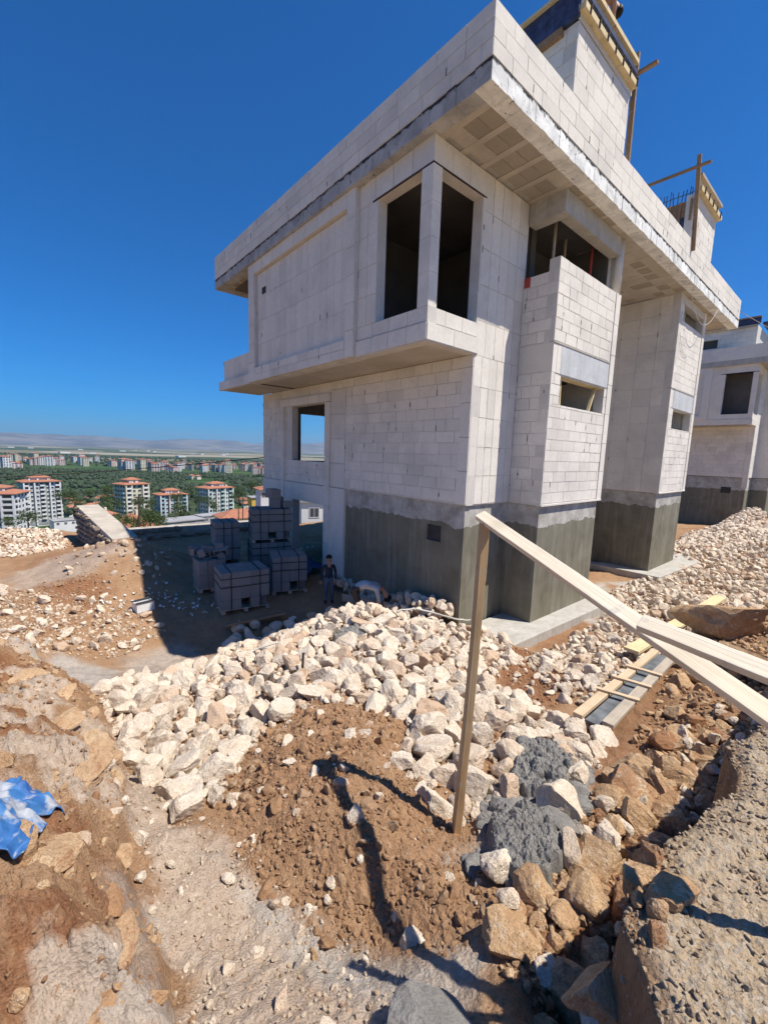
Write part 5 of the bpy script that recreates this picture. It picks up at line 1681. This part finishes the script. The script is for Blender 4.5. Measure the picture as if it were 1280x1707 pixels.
# ------------------------------------------------------------------ people
def figure(label, loc, rz, J, E_, parts, hair=None, face=None):
    """one continuous skinned body; J joint -> (pos, radius); parts: list of (material, [joints])"""
    names = list(J)
    me = bpy.data.meshes.new('person')
    me.from_pydata([J[k][0] for k in names], [(names.index(a), names.index(b)) for a, b in E_], [])
    tmp = bpy.data.objects.new('person_tmp', me); COL.objects.link(tmp)
    tmp.modifiers.new('skin', 'SKIN')
    ss = tmp.modifiers.new('sub', 'SUBSURF'); ss.levels = 2; ss.render_levels = 2
    sv = me.skin_vertices[0].data
    for i, k in enumerate(names):
        rr = J[k][1]
        sv[i].radius = rr if isinstance(rr, tuple) else (rr, rr)
        sv[i].use_root = (k == 'pelvis')
    dg = bpy.context.evaluated_depsgraph_get()
    ev = tmp.evaluated_get(dg)
    nm = bpy.data.meshes.new_from_object(ev)
    bpy.data.objects.remove(tmp)
    nm.name = 'person'
    nm.materials.clear()
    mats = []
    for mt, js in parts:
        nm.materials.append(M[mt]); mats.append(js)
    jp = np.array([J[k][0] for k in names])
    own = {}
    for i, (mt, js) in enumerate(parts):
        for j in js: own[j] = i
    # nearest bone -> the owner of that bone (named by its far joint)
    A = np.array([J[a][0] for a, b in E_]); Bq = np.array([J[b][0] for a, b in E_]); ow = np.array([own.get(b, 0) for a, b in E_])
    for p in nm.polygons:
        c = np.array(p.center); d = Bq - A
        t = np.clip(((c - A) * d).sum(1) / (d * d).sum(1), 0, 1)
        q = np.linalg.norm(c - (A + t[:, None] * d), axis=1)
        p.material_index = int(ow[int(np.argmin(q))]); p.use_smooth = True
    o = bpy.data.objects.new('person', nm); COL.objects.link(o)
    o.location = loc; o.rotation_euler = (0, 0, rz)
    tag(o, label, 'person')
    if hair:
        c, r, sc, tilt = hair
        V, F = ICO[3]; V = V.copy()
        keep = (V[:, 2] > -.25) | (V[:, 1] > .35)
        V = np.where(keep[:, None], V, V * .80)
        V *= (1 + .04 * np.sin(V @ np.array([9, 13, 7]))[:, None])
        hm = mesh_np('hair', V * r * np.array(sc), F, True); hm.materials.append(M['hair'])
        h = bpy.data.objects.new('hair', hm); COL.objects.link(h); h.parent = o; h.location = c; h.rotation_euler = tilt
    return o


M['skin'] = m_plain('skin', (.36, .20, .13), .6, .3, .1)
M['hair'] = m_plain('dark_hair', (.015, .012, .01), .6)
M['navy'] = m_plain('navy_cloth', (.03, .035, .05), .9)
M['jeans'] = m_plain('jeans', (.09, .12, .18), .9)
M['shirt'] = m_plain('pale_shirt', (.45, .43, .42), .9)
M['teal'] = m_plain('teal_shirt', (.20, .42, .42), .9)
M['trouser'] = m_plain('dark_trousers', (.07, .055, .05), .9)
M['shoe'] = m_plain('shoe', (.03, .025, .02), .8)


def hand(J, E_, side, w, d, palm=.035, L=.055):
    """palm, four unequal fingers and a thumb hanging from wrist w in direction d"""
    w = Vector(w); d = Vector(d).normalized()
    s = d.cross(Vector((0, 1, 0.1))).normalized() if abs(d.y) < .9 else Vector((1, 0, 0))
    p = w + d * palm
    J[side + 'palm'] = (tuple(p), .02); E_.append((side + 'wrist', side + 'palm'))
    for i, (o_, l_) in enumerate(((-.021, .8), (-.007, 1.0), (.007, .95), (.021, .75))):
        a = p + d * .028 + s * o_ * 1.1; b = a + d * L * .5 * l_ ; c = b + d * L * .45 * l_ + Vector((0, -.012, 0))
        for q, (pt, rad) in enumerate(((a, .0085), (b, .008), (c, .0065))):
            J['%sf%d%d' % (side, i, q)] = (tuple(pt), rad)
        E_ += [(side + 'palm', '%sf%d0' % (side, i)), ('%sf%d0' % (side, i), '%sf%d1' % (side, i)), ('%sf%d1' % (side, i), '%sf%d2' % (side, i))]
    t0 = p - s * .03; t1 = t0 + d * .03 - s * .012
    J[side + 't0'] = (tuple(t0), .010); J[side + 't1'] = (tuple(t1), .008)
    E_ += [(side + 'palm', side + 't0'), (side + 't0', side + 't1')]


def base_edges():
    return [('pelvis', 'belly'), ('belly', 'chest'), ('chest', 'neck'), ('neck', 'jaw'), ('jaw', 'head'), ('head', 'crown'), ('jaw', 'nose'),
            ('chest', 'Lsh'), ('Lsh', 'Lelb'), ('Lelb', 'Lwrist'), ('chest', 'Rsh'), ('Rsh', 'Relb'), ('Relb', 'Rwrist'),
            ('pelvis', 'Lhip'), ('Lhip', 'Lknee'), ('Lknee', 'Lank'), ('Lank', 'Ltoe'), ('pelvis', 'Rhip'), ('Rhip', 'Rknee'), ('Rknee', 'Rank'), ('Rank', 'Rtoe')]


def owners(shirt, trouser, sleeve=True):
    fg = [s + k for s in 'LR' for k in ['palm', 't0', 't1'] + ['f%d%d' % (i, q) for i in range(4) for q in range(3)]]
    return [('skin', ['jaw', 'head', 'crown', 'nose', 'neck'] + fg + ([] if sleeve else ['Lwrist', 'Rwrist'])),
            (shirt, ['belly', 'chest', 'Lsh', 'Rsh', 'Lelb', 'Relb'] + (['Lwrist', 'Rwrist'] if sleeve else [])),
            (trouser, ['Lhip', 'Rhip', 'Lknee', 'Rknee', 'Lank', 'Rank']), ('shoe', ['Ltoe', 'Rtoe'])]


# child standing in the shade, facing the camera (front = -y)
k = 1.40 / 1.40
J = {'pelvis': ((0, 0, .70), (.105, .075)), 'belly': ((0, 0, .82), (.10, .07)), 'chest': ((0, 0.0, .98), (.115, .075)), 'neck': ((0, 0, 1.10), .042), 'jaw': ((0, -.01, 1.155), (.060, .068)), 'head': ((0, 0, 1.235), (.076, .086)), 'crown': ((0, .005, 1.31), (.055, .06)), 'nose': ((0, -.095, 1.20), .016),
     'Lsh': ((.135, 0, 1.05), .05), 'Lelb': ((.19, .02, .84), .037), 'Lwrist': ((.19, -.03, .66), .026), 'Rsh': ((-.135, 0, 1.05), .05), 'Relb': ((-.20, .02, .84), .037), 'Rwrist': ((-.22, -.03, .66), .026),
     'Lhip': ((.07, 0, .64), .078), 'Lknee': ((.085, -.01, .36), .055), 'Lank': ((.085, .01, .07), .038), 'Ltoe': ((.095, -.12, .03), .034), 'Rhip': ((-.07, 0, .64), .078), 'Rknee': ((-.085, -.02, .36), .055), 'Rank': ((-.085, .01, .07), .038), 'Rtoe': ((-.10, -.12, .03), .034)}
E1 = base_edges()
hand(J, E1, 'L', J['Lwrist'][0], (0, -.1, -1)); hand(J, E1, 'R', J['Rwrist'][0], (0, -.1, -1))
figure('child in dark jacket and jeans standing in the shade beside the block stacks', (-1.02, 3.67, gz(-1.02, 3.67)), -.42, J, E1, owners('navy', 'jeans'), ((0, .018, 1.268), .083, (1, 1.08, 1.0), (.1, 0, 0)))
# man bending down over the stones
J = {'pelvis': ((0, .30, .92), (.15, .12)), 'belly': ((0, .10, .98), (.14, .11)), 'chest': ((0, -.20, .95), (.17, .11)), 'neck': ((0, -.38, .86), .055), 'jaw': ((0, -.47, .76), (.07, .07)), 'head': ((0, -.50, .68), (.085, .09)), 'crown': ((0, -.51, .58), (.06, .06)), 'nose': ((0, -.40, .68), .018),
     'Lsh': ((.19, -.24, .92), .065), 'Lelb': ((.22, -.30, .62), .045), 'Lwrist': ((.20, -.36, .36), .032), 'Rsh': ((-.19, -.24, .92), .065), 'Relb': ((-.22, -.30, .62), .045), 'Rwrist': ((-.20, -.38, .36), .032),
     'Lhip': ((.10, .30, .84), .10), 'Lknee': ((.12, .20, .46), .07), 'Lank': ((.12, .28, .08), .045), 'Ltoe': ((.13, .12, .04), .042), 'Rhip': ((-.10, .30, .84), .10), 'Rknee': ((-.12, .16, .46), .07), 'Rank': ((-.12, .22, .08), .045), 'Rtoe': ((-.13, .06, .04), .042)}
E1 = base_edges()
hand(J, E1, 'L', J['Lwrist'][0], (0, 0, -1), .045, .08); hand(J, E1, 'R', J['Rwrist'][0], (0, 0, -1), .045, .08)
figure('man in pale shirt bending down over the stones by the dark base', (-1.02, 2.02, gz(-1.02, 2.02)), .9, J, E1, owners('shirt', 'trouser', False), ((0, -.50, .645), .098, (1, 1, 1), (2.6, 0, 0)))
# worker crouching on the formwork of the roof tower
J = {'pelvis': ((0, .28, .42), (.14, .12)), 'belly': ((0, .12, .56), (.13, .11)), 'chest': ((0, -.14, .62), (.16, .11)), 'neck': ((0, -.33, .56), .055), 'jaw': ((.0, -.43, .48), (.07, .07)), 'head': ((0, -.47, .42), (.085, .09)), 'crown': ((0, -.50, .33), (.06, .06)), 'nose': ((0, -.36, .40), .018),
     'Lsh': ((.19, -.18, .60), .062), 'Lelb': ((.23, -.26, .36), .043), 'Lwrist': ((.16, -.30, .12), .03), 'Rsh': ((-.19, -.18, .60), .062), 'Relb': ((-.24, -.26, .36), .043), 'Rwrist': ((-.16, -.32, .12), .03),
     'Lhip': ((.11, .26, .38), .10), 'Lknee': ((.19, -.08, .42), .07), 'Lank': ((.14, .08, .07), .045), 'Ltoe': ((.16, -.08, .04), .042), 'Rhip': ((-.11, .26, .38), .10), 'Rknee': ((-.19, -.08, .42), .07), 'Rank': ((-.14, .08, .07), .045), 'Rtoe': ((-.16, -.08, .04), .042)}
E1 = base_edges()
hand(J, E1, 'L', J['Lwrist'][0], (0, -.3, -1), .04, .07); hand(J, E1, 'R', J['Rwrist'][0], (0, -.3, -1), .04, .07)
figure('worker in teal shirt crouching on top of the larger roof tower', (1.72, -1.02, 9.20), .95, J, E1, owners('teal', 'trouser', False), ((0, -.475, .405), .10, (1, 1, 1), (2.4, 0, 0)))

# ------------------------------------------------------------------ town in the valley
def dep(px, py, d):
    return CAM + (_f + _R * ((px - 640) / 703.5) - _U * ((py - 853.5) / 703.5)) * d


M['twhite'] = m_plain('white_render', (.66, .66, .66), .9, .1, .08, .2)
M['tcream'] = m_plain('cream_render', (.64, .60, .46), .9, .1, .08, .2)
M['tgrey'] = m_plain('grey_render', (.34, .35, .34), .9, .1, .1, .2)
M['tbrown'] = m_plain('brown_render', (.32, .21, .17), .9, .1, .1, .2)
M['tyellow'] = m_plain('ochre_render', (.62, .42, .10), .9, .1, .1, .2)
M['tpink'] = m_plain('pink_render', (.56, .33, .27), .9, .1, .1, .2)
M['tblue'] = m_plain('blue_railing', (.25, .42, .55), .6, .3, .2, .2)
M['tteal'] = m_plain('teal_railing', (.36, .50, .48), .6, .3, .2, .2)
M['tglass'] = m_plain('window_glass', (.05, .06, .08), .2, .6, .2, .2)
M['troof'] = m_plain('red_tile_roof', (.36, .16, .10), .9, .1, .18, .8)
M['tbase'] = m_plain('grey_ground_floor', (.30, .30, .31), .9, .1, .15, .2)


def apt(label, px, pyb, d, w, dp, floors, rz, wall_m, rail_m, accent=None, fh=3.0, pent=True, cols=6, group=None, name='apartment_block'):
    p = dep(px, pyb, d)
    o = empty(name, p, math.radians(rz))
    tag(o, label, 'apartment block', group)
    def part(nm, mb, mt, kind=None):
        q = mb.build(nm, M[mt]); q.parent = o
        if kind: q['kind'] = kind
        return q
    h = floors * fh
    part('wall', MB().box(-w / 2, -dp / 2, -14, w / 2, dp / 2, h), wall_m)
    r = random.Random(int(px * 7 + d))
    win, bal, fr = MB(), MB(), MB()
    cw = w / cols
    for f in range(1, floors):
        z = f * fh
        for c in range(cols):
            x = -w / 2 + (c + .5) * cw
            if c % 3 == 0 or c == cols - 1:
                bal.box(x - cw * .46, -dp / 2 - 1.3, z - .1, x + cw * .46, -dp / 2, z + .95)
                win.box(x - cw * .42, -dp / 2 - .06, z + 1.0, x + cw * .42, -dp / 2 + .05, z + 2.6)
            else:
                win.box(x - cw * .28, -dp / 2 - .05, z + .9, x + cw * .28, -dp / 2 + .05, z + 2.3)
                fr.box(x - cw * .33, -dp / 2 - .16, z + .55, x + cw * .33, -dp / 2 - .0, z + .85)
        for c in range(4):
            y = -dp / 2 + (c + .5) * dp / 4
            for sx in (-1, 1):
                xx = sx * w / 2
                win.box(min(xx, xx + sx * .06), y - .9, z + .9, max(xx, xx + sx * .06), y + .9, z + 2.3)
                if c in (0, 3): bal.box(min(xx, xx + sx * 1.2), y - 1.4, z - .1, max(xx, xx + sx * 1.2), y + 1.4, z + .9)
    part('windows', win, 'tglass', 'stuff')
    part('balconies', bal, rail_m, 'stuff')
    part('window_bands', fr, wall_m, 'stuff')
    if accent:
        a = MB()
        for c in ((cols // 2 - 1), (cols // 2 + 1)):
            x = -w / 2 + c * cw
            a.box(x - .9, -dp / 2 - .35, 0, x + .9, -dp / 2 - .08, h - .3)
        part('facade_strips', a, accent, 'stuff')
    pil = MB()
    for c in (0, cols // 3, cols - cols // 3, cols):
        x = -w / 2 + c * cw
        pil.box(x - .45, -dp / 2 - 1.35, -1, x + .45, -dp / 2 - .02, h - .25)
    part('piers', pil, wall_m, 'stuff')
    part('ground_floor', MB().box(-w / 2 - .05, -dp / 2 - .2, -1, w / 2 + .05, -dp / 2 + .1, fh - .4), 'tbase')
    part('roof', MB().hip(-w / 2, -dp / 2, w / 2, dp / 2, h, min(w, dp) * .16, 1.6, .3), 'troof')
    if pent:
        part('penthouse', MB().box(-w * .26, -dp * .26, h + .4, w * .26, dp * .26, h + 3.0), wall_m)
        part('penthouse_roof', MB().hip(-w * .26, -dp * .26, w * .26, dp * .26, h + 3.0, 1.5, 1.0, .25), 'troof')
    sp_ = MB()
    for i in range(4):
        x, y = r.uniform(-w * .35, w * .35), -dp * .33
        sp_.box(x - .5, y - .4, h + 1.0, x + .5, y + .4, h + 2.3)
    part('rooftop_tanks', sp_, 'twhite', 'stuff')
    return o


apt('white and brown apartment tower cut by the left edge of the picture', 2, 893, 235, 21, 17, 8, -20, 'twhite', 'twhite', 'tbrown', cols=4)
apt('tall white apartment tower with grey ground floor and red roof', 71, 870, 312, 21, 13, 10, 12, 'twhite', 'twhite', 'tgrey', cols=7)
apt('cream apartment block with a darker side wall and stepped red roof', 222, 863, 300, 16, 12, 8, 22, 'tcream', 'twhite', 'tgrey', cols=4)
apt('lower apartment block with blue balconies and red roof between two others', 286, 862, 328, 19, 12, 6, 6, 'twhite', 'tblue', 'tbrown', cols=6)
apt('white apartment block with teal balconies and red roof nearest the house', 360, 866, 316, 20, 13, 8, 14, 'twhite', 'tteal', 'tcream', cols=6)
apt('small apartment block with pale balconies half hidden by the cream one', 186, 858, 345, 11, 12, 5, 10, 'twhite', 'tteal', None, cols=3, pent=False)


def low_house(label, px, pyb, d, w, dp, h, rz, wall_m, roof_h=1.6, win=3, cat='house', flat=False):
    p = dep(px, pyb, d)
    o = empty('small_house', p, math.radians(rz)); tag(o, label, cat)
    def part(nm, mb, mt, par=None):
        q = mb.build(nm, M[mt]); q.parent = par or o; return q
    part('wall', MB().box(-w / 2, -dp / 2, -10, w / 2, dp / 2, h), wall_m)
    for i in range(win):
        x = -w / 2 + (i + .5) * w / win
        f = part('window', MB().box(x - .75, -dp / 2 - .06, h - 2.2, x + .75, -dp / 2 + .02, h - .7), 'twhite')
        part('pane', MB().box(x - .62, -dp / 2 - .08, h - 2.05, x - .04, -dp / 2 - .055, h - .82), 'tglass', f)
        part('pane', MB().box(x + .04, -dp / 2 - .08, h - 2.05, x + .62, -dp / 2 - .055, h - .82), 'tglass', f)
    if flat: part('roof', MB().box(-w / 2 - .3, -dp / 2 - .3, h, w / 2 + .3, dp / 2 + .3, h + .25), 'tbase')
    else:
        rf = part('roof', MB().hip(-w / 2, -dp / 2, w / 2, dp / 2, h, roof_h, .7, .18), 'troof')
        part('chimney', MB().box(w * .1, -.4, h + .4, w * .1 + .7, .4, h + roof_h + .7), 'tcream', rf)
    return o


low_house('low house with a wide red tiled roof behind the long stone wall', 221, 893, 88, 7.6, 8, 2.0, 10, 'tcream', 2.6, 2)
low_house('small red roofed house at the end of the stone wing wall', 172, 872, 140, 6, 6, 3, 20, 'tpink', 1.5, 2)
low_house('long red roofed house beyond the stone wall near the block stacks', 405, 880, 120, 13, 8, 3.4, -5, 'tcream', 2.0, 3)
low_house('ochre yellow house beside the left edge of the big building', 431, 852, 150, 6, 6, 5.0, -10, 'tyellow', .8, 1, flat=True)
low_house('white two window house seen through the ground floor opening', 520, 873, 62, 3.6, 4, 3.4, -22, 'twhite', .5, 1, flat=True)
low_house('pink house beside the white one in the ground floor opening', 545, 872, 66, 3.4, 4, 3.5, -22, 'tpink', .6, 1, flat=True)
low_house('pale building with narrow posts seen left of the ground floor pillar', 458, 842, 130, 10, 6, 5.0, -10, 'twhite', 1.2, 5)
low_house('grey shed roof between the apartment blocks and the stone wall', 300, 880, 130, 12, 8, 2.6, 8, 'tgrey', 1.0, 3, flat=True)
low_house('low grey annex at the foot of the teal balcony block', 352, 872, 200, 12, 8, 4, 8, 'tgrey', .8, 3, flat=True)
low_house('pale low building between the white tower and the wing wall', 113, 878, 240, 14, 9, 4.2, 10, 'twhite', 1, 4, flat=True)
rt = random.Random(21)
for i, (px, py, d) in enumerate(((118, 834, 420), (128, 841, 400), (133, 829, 480), (150, 832, 460), (166, 833, 430), (170, 842, 380), (155, 846, 360), (405, 834, 470), (412, 842, 400), (421, 836, 430), (120, 849, 350), (320, 792, 800), (330, 793, 800))):
    low_house(('low house with red roof among the valley trees, %s' % ('west of the cream block', 'below the orchard', 'at the orchard edge', 'nearest the wing wall', 'with pale walls', 'beside the small block', 'under the orchard trees', 'left of the ochre house', 'nearest the ochre house', 'above the ochre house', 'beside the white tower', 'at the bare field', 'beside the bare field')[i]), px, py + 4, d, rt.uniform(8, 13), 8, 4.0, rt.uniform(-30, 40), rt.choice(('twhite', 'tcream', 'tpink')), 2.0, 3)

# far band of apartment towers: one mesh each of three kinds, shared
def far_kind(w, dp, fl, wm):
    o = bpy.data.meshes.new('far_tower')
    b = MB(); h = fl * 3
    b.box(-w / 2, -dp / 2, -6, w / 2, dp / 2, h)
    nwall = len(b.F)
    for f in range(fl):
        for c in range(3): b.box(-w / 2 + (c + .2) * w / 3, -dp / 2 - .2, f * 3 + .9, -w / 2 + (c + .75) * w / 3, -dp / 2 + .1, f * 3 + 2.4)
        for c in range(2): b.box(-w / 2 - .2, -dp / 2 + (c + .2) * dp / 2, f * 3 + .9, -w / 2 + .1, -dp / 2 + (c + .7) * dp / 2, f * 3 + 2.4)
    nwin = len(b.F)
    b.hip(-w / 2, -dp / 2, w / 2, dp / 2, h, 1.8, .6, .3)
    o.from_pydata(b.V, [], b.F)
    for m_ in (wm, 'tglass', 'troof'): o.materials.append(M[m_])
    mi = [0] * nwall + [1] * (nwin - nwall) + [2] * (len(b.F) - nwin)
    o.polygons.foreach_set('material_index', mi); o.update()
    return o


M['tfar'] = m_plain('far_pink_render', (.62, .50, .47), .9, .1, .1, .2)
FK = [far_kind(13, 12, 7, 'twhite'), far_kind(16, 13, 8, 'twhite'), far_kind(12, 12, 9, 'tcream'), far_kind(14, 12, 6, 'tfar'), far_kind(12, 11, 8, 'tgrey'), far_kind(20, 12, 5, 'tfar'), far_kind(16, 13, 7, 'tfar')]
def far(px, py, d):
    p = dep(px, py, d)
    o = bpy.data.objects.new('far_apartment_block', FK[rt.randrange(len(FK))]); COL.objects.link(o)
    o.location = (p.x, p.y, -58.5); o.rotation_euler = (0, 0, rt.uniform(-.3, .9)); 
    s = rt.uniform(.8, 1.15); o.scale = (s, s, s * rt.uniform(.8, 1.1))
    tag(o, 'far pale apartment block in the city band beyond the orchards', 'apartment block', 'far apartment blocks of the city band')


for i in range(135):
    px = rt.uniform(190, 560) if rt.random() < .8 else rt.uniform(-60, 190)
    far(px, 780, rt.choice((1000, 1050, 1100, 1180, 1250)) + rt.uniform(-30, 40) + (0 if px > 190 else 150))
for px, d in ((2, 900), (9, 905), (18, 915), (27, 925), (33, 940), (-8, 910), (54, 1120), (60, 1125), (84, 1120), (88, 1130), (-20, 915)): far(px, 785, d)
for i in range(16):
    px = rt.uniform(-40, 480); d = rt.uniform(2600, 5200)
    p = dep(px, 760, d)
    o = MB().box(-28, -14, -5, 28, 14, 8).box(-29, -15, 8, 29, 15, 9).build('far_shed', M['twhite'])
    o.location = (p.x, p.y, -58); o.rotation_euler = (0, 0, rt.uniform(0, 1.5)); tag(o, 'distant long white shed on the plain before the mountains', 'shed', 'distant sheds on the plain')

# ------------------------------------------------------------------ trees
def m_leaf(name, a, b):
    t = NT(name, .7, .2)
    tn = t.tone()
    c = t.mix(t.ramp(tn, (0, 0.0), (1, 1.0)), a, b)
    return t.out(c)


M['leaf'] = m_leaf('leaves', (.035, .062, .020), (.09, .125, .04))
M['leaf_far'] = m_leaf('orchard_leaves', (.026, .044, .021), (.055, .076, .040))
M['bark'] = m_plain('bark', (.12, .09, .06))
def tree_meshes(seed):
    g = np.random.default_rng(seed)
    # crown: leaf sized quads in clumps through the volume
    V, F, T = [], [], []
    cl = g.normal(size=(26, 3)) * np.array([.36, .36, .30]); cl[:, 2] += .75
    for c in cl:
        rr_ = g.uniform(.16, .30); tn = g.random()
        for k in range(46):
            p = c + g.normal(size=3) * rr_ * .55
            a = g.normal(size=3); a /= np.linalg.norm(a); b = np.cross(a, g.normal(size=3)); b /= np.linalg.norm(b)
            s = g.uniform(.03, .065)
            n = len(V)
            V += [p - a * s, p + b * s * .7, p + a * s, p - b * s * .7]; F.append((n, n + 1, n + 2, n + 3)); T += [np.clip(tn + g.normal() * .15, 0, 1)] * 4
    cm = mesh_np('crown', np.array(V), np.array(F), False, np.array(T) / 7.31 * 3); cm.materials.append(M['leaf'])
    t = MB()
    t.tube([(0, 0, -.3), (.01, 0, .25), (.03, .01, .6), (.02, .03, .95)], [.06, .05, .035, .012], 7)
    for k in range(5):
        a = g.uniform(0, 6.28); t.tube([(.02, 0, .3 + .08 * k), (.18 * math.cos(a), .18 * math.sin(a), .55 + .08 * k), (.32 * math.cos(a), .32 * math.sin(a), .72 + .06 * k)], [.025, .016, .006], 5)
    tm = bpy.data.meshes.new('trunk'); tm.from_pydata(t.V, [], t.F); tm.materials.append(M['bark']); tm.update()
    return cm, tm


TM = [tree_meshes(60 + i) for i in range(4)]
def tree(label, px, pyb, d, h, i, group=None, tops=None):
    p = dep(px, pyb, d)
    o = empty('tree', p); o.rotation_euler = (0, 0, i * 1.3); o.scale = (h / 1.3,) * 3
    tag(o, label, 'tree', group)
    for nm, me in zip(('crown', 'trunk'), TM[i % 4]):
        q = bpy.data.objects.new(nm, me); COL.objects.link(q); q.parent = o


tree('bushy green tree just beyond the corner of the stone walls', 205, 888, 52, 2.2, 0)
tree('green tree in front of the wide red tiled roof', 228, 886, 58, 2.2, 1)
tree('small green tree right of the wide red tiled roof', 252, 884, 60, 2.6, 2)
tree('slim pale tree between the red roof and the grey shed', 268, 884, 70, 2.6, 3)
for i in range(70):
    px = rt.uniform(-30, 560); d = rt.uniform(190, 400)
    tree('green garden tree among the valley houses', px, 853 + (250 - d) * .06 + 753 * 0 + (52 * 703 / d - 52 * 703 / 250) * .55 - 2, d, rt.uniform(4, 8), i, 'garden trees among the valley houses')
g8 = np.random.default_rng(8)
lst = []
for i in range(7000):
    px = g8.uniform(-140, 640); d = math.sqrt(g8.uniform(310 ** 2, 960 ** 2))
    p = dep(px, 780, d)
    if fbm(np.array([p.x]), np.array([p.y]), .012, 3, 3)[0] < -.28: continue
    q = g8.uniform(1.8, 3.8)
    lst.append((p.x, p.y, -57.5 + q * .55 if d > 330 else -50, q))
for i in range(1500):
    px = g8.uniform(-140, 640); d = g8.uniform(1150, 2200); p = dep(px, 770, d); q = g8.uniform(3, 6); lst.append((p.x, p.y, -57 + q * .4, q))
g9 = np.random.default_rng(9)
geo = [rock_geo(500 + i, 2, planes=0, rough=.22, aniso=(1, 1, .95)) for i in range(6)]
geo1 = [rock_geo(520 + i, 1, planes=0, rough=.22, aniso=(1, 1, .95)) for i in range(6)]
Vs, Fs, Ts = [], [], []; n_ = 0
for (x, y, z, q) in lst:
    V, F = (geo if math.hypot(x - CAM.x, y - CAM.y) < 560 else geo1)[int(g9.integers(6))]
    W = (V * q * g9.uniform(.8, 1.2, 3)) @ rotm(g9).T + (x, y, z); Vs.append(W); Fs.append(F + n_); n_ += len(V); Ts.append(np.full(len(V), g9.random() / 7.31))
oo = link('orchard_woods', mesh_np('orchard_woods', np.concatenate(Vs), np.concatenate(Fs), False, np.concatenate(Ts)), M['leaf_far']); oo['kind'] = 'stuff'
# poles
for (px, pyt, pyb, d, lb) in ((232, 824, 888, 56, 'dark utility pole before the wide red tiled roof'), (398, 826, 866, 110, 'thin reddish mast right of the teal balcony block'), (405, 828, 866, 112, 'second thin reddish mast beside the long red roof')):
    a, b = dep(px, pyb, d), dep(px, pyt, d)
    o = empty('utility_pole', a); tag(o, lb, 'pole')
    MB().tube([tuple(a), tuple(b)], [.14, .09], 6).build('pole', M['steel'], o)
    MB().beam(b - _R * .7 - Vector((0, 0, .4)), b + _R * .7 - Vector((0, 0, .4)), .1, .1).build('cross_arm', M['steel'], o)

# ------------------------------------------------------------------ mountains and air
mv, mf = [], []
NA, NR = 260, 26
ang = np.linspace(math.radians(49 - 75), math.radians(49 + 75), NA)
for j in range(NR):
    r = 13000 + j * 520
    x = CAM.x + r * np.cos(ang); y = CAM.y + r * np.sin(ang)
    t = j / (NR - 1)
    h = (math.sin(t * math.pi) ** .8) * (330 + 330 * fbm(x, y, .00016, 4, 3) + 130 * fbm(x, y, .0009, 4, 5)) * (1.0 + .4 * t)
    mv.append(np.stack([x, y, -80 + np.maximum(h, 0)], 1))
mv = np.concatenate(mv); ix = np.arange(NA * NR).reshape(NR, NA)
mf = np.stack([ix[:-1, :-1].ravel(), ix[1:, :-1].ravel(), ix[1:, 1:].ravel(), ix[:-1, 1:].ravel()], 1)
t = NT('mountain_soil', .95, .1)
M['mount'] = t.out(t.mix(t.ramp(t.noise(.0011, 6, .6), (.4, 0.0), (.6, 1.0)), (.085, .085, .09), (.20, .185, .17)))
mo_ = link('mountains', mesh_np('mountains', mv, mf, True), M['mount']); mo_['kind'] = 'structure'
hz = MB().box(-32000, -24000, -90, 32000, 32000, 900)
hm = bpy.data.materials.new('haze'); hm.use_nodes = True
hn = hm.node_tree; hn.nodes.clear()
pv = hn.nodes.new('ShaderNodeVolumePrincipled'); mo2 = hn.nodes.new('ShaderNodeOutputMaterial')
pv.inputs['Color'].default_value = (.52, .76, 1.0, 1); pv.inputs['Density'].default_value = 5.0e-5; pv.inputs['Anisotropy'].default_value = 0.2
hn.links.new(pv.outputs[0], mo2.inputs['Volume'])
ho = hz.build('haze', hm); ho['kind'] = 'stuff'
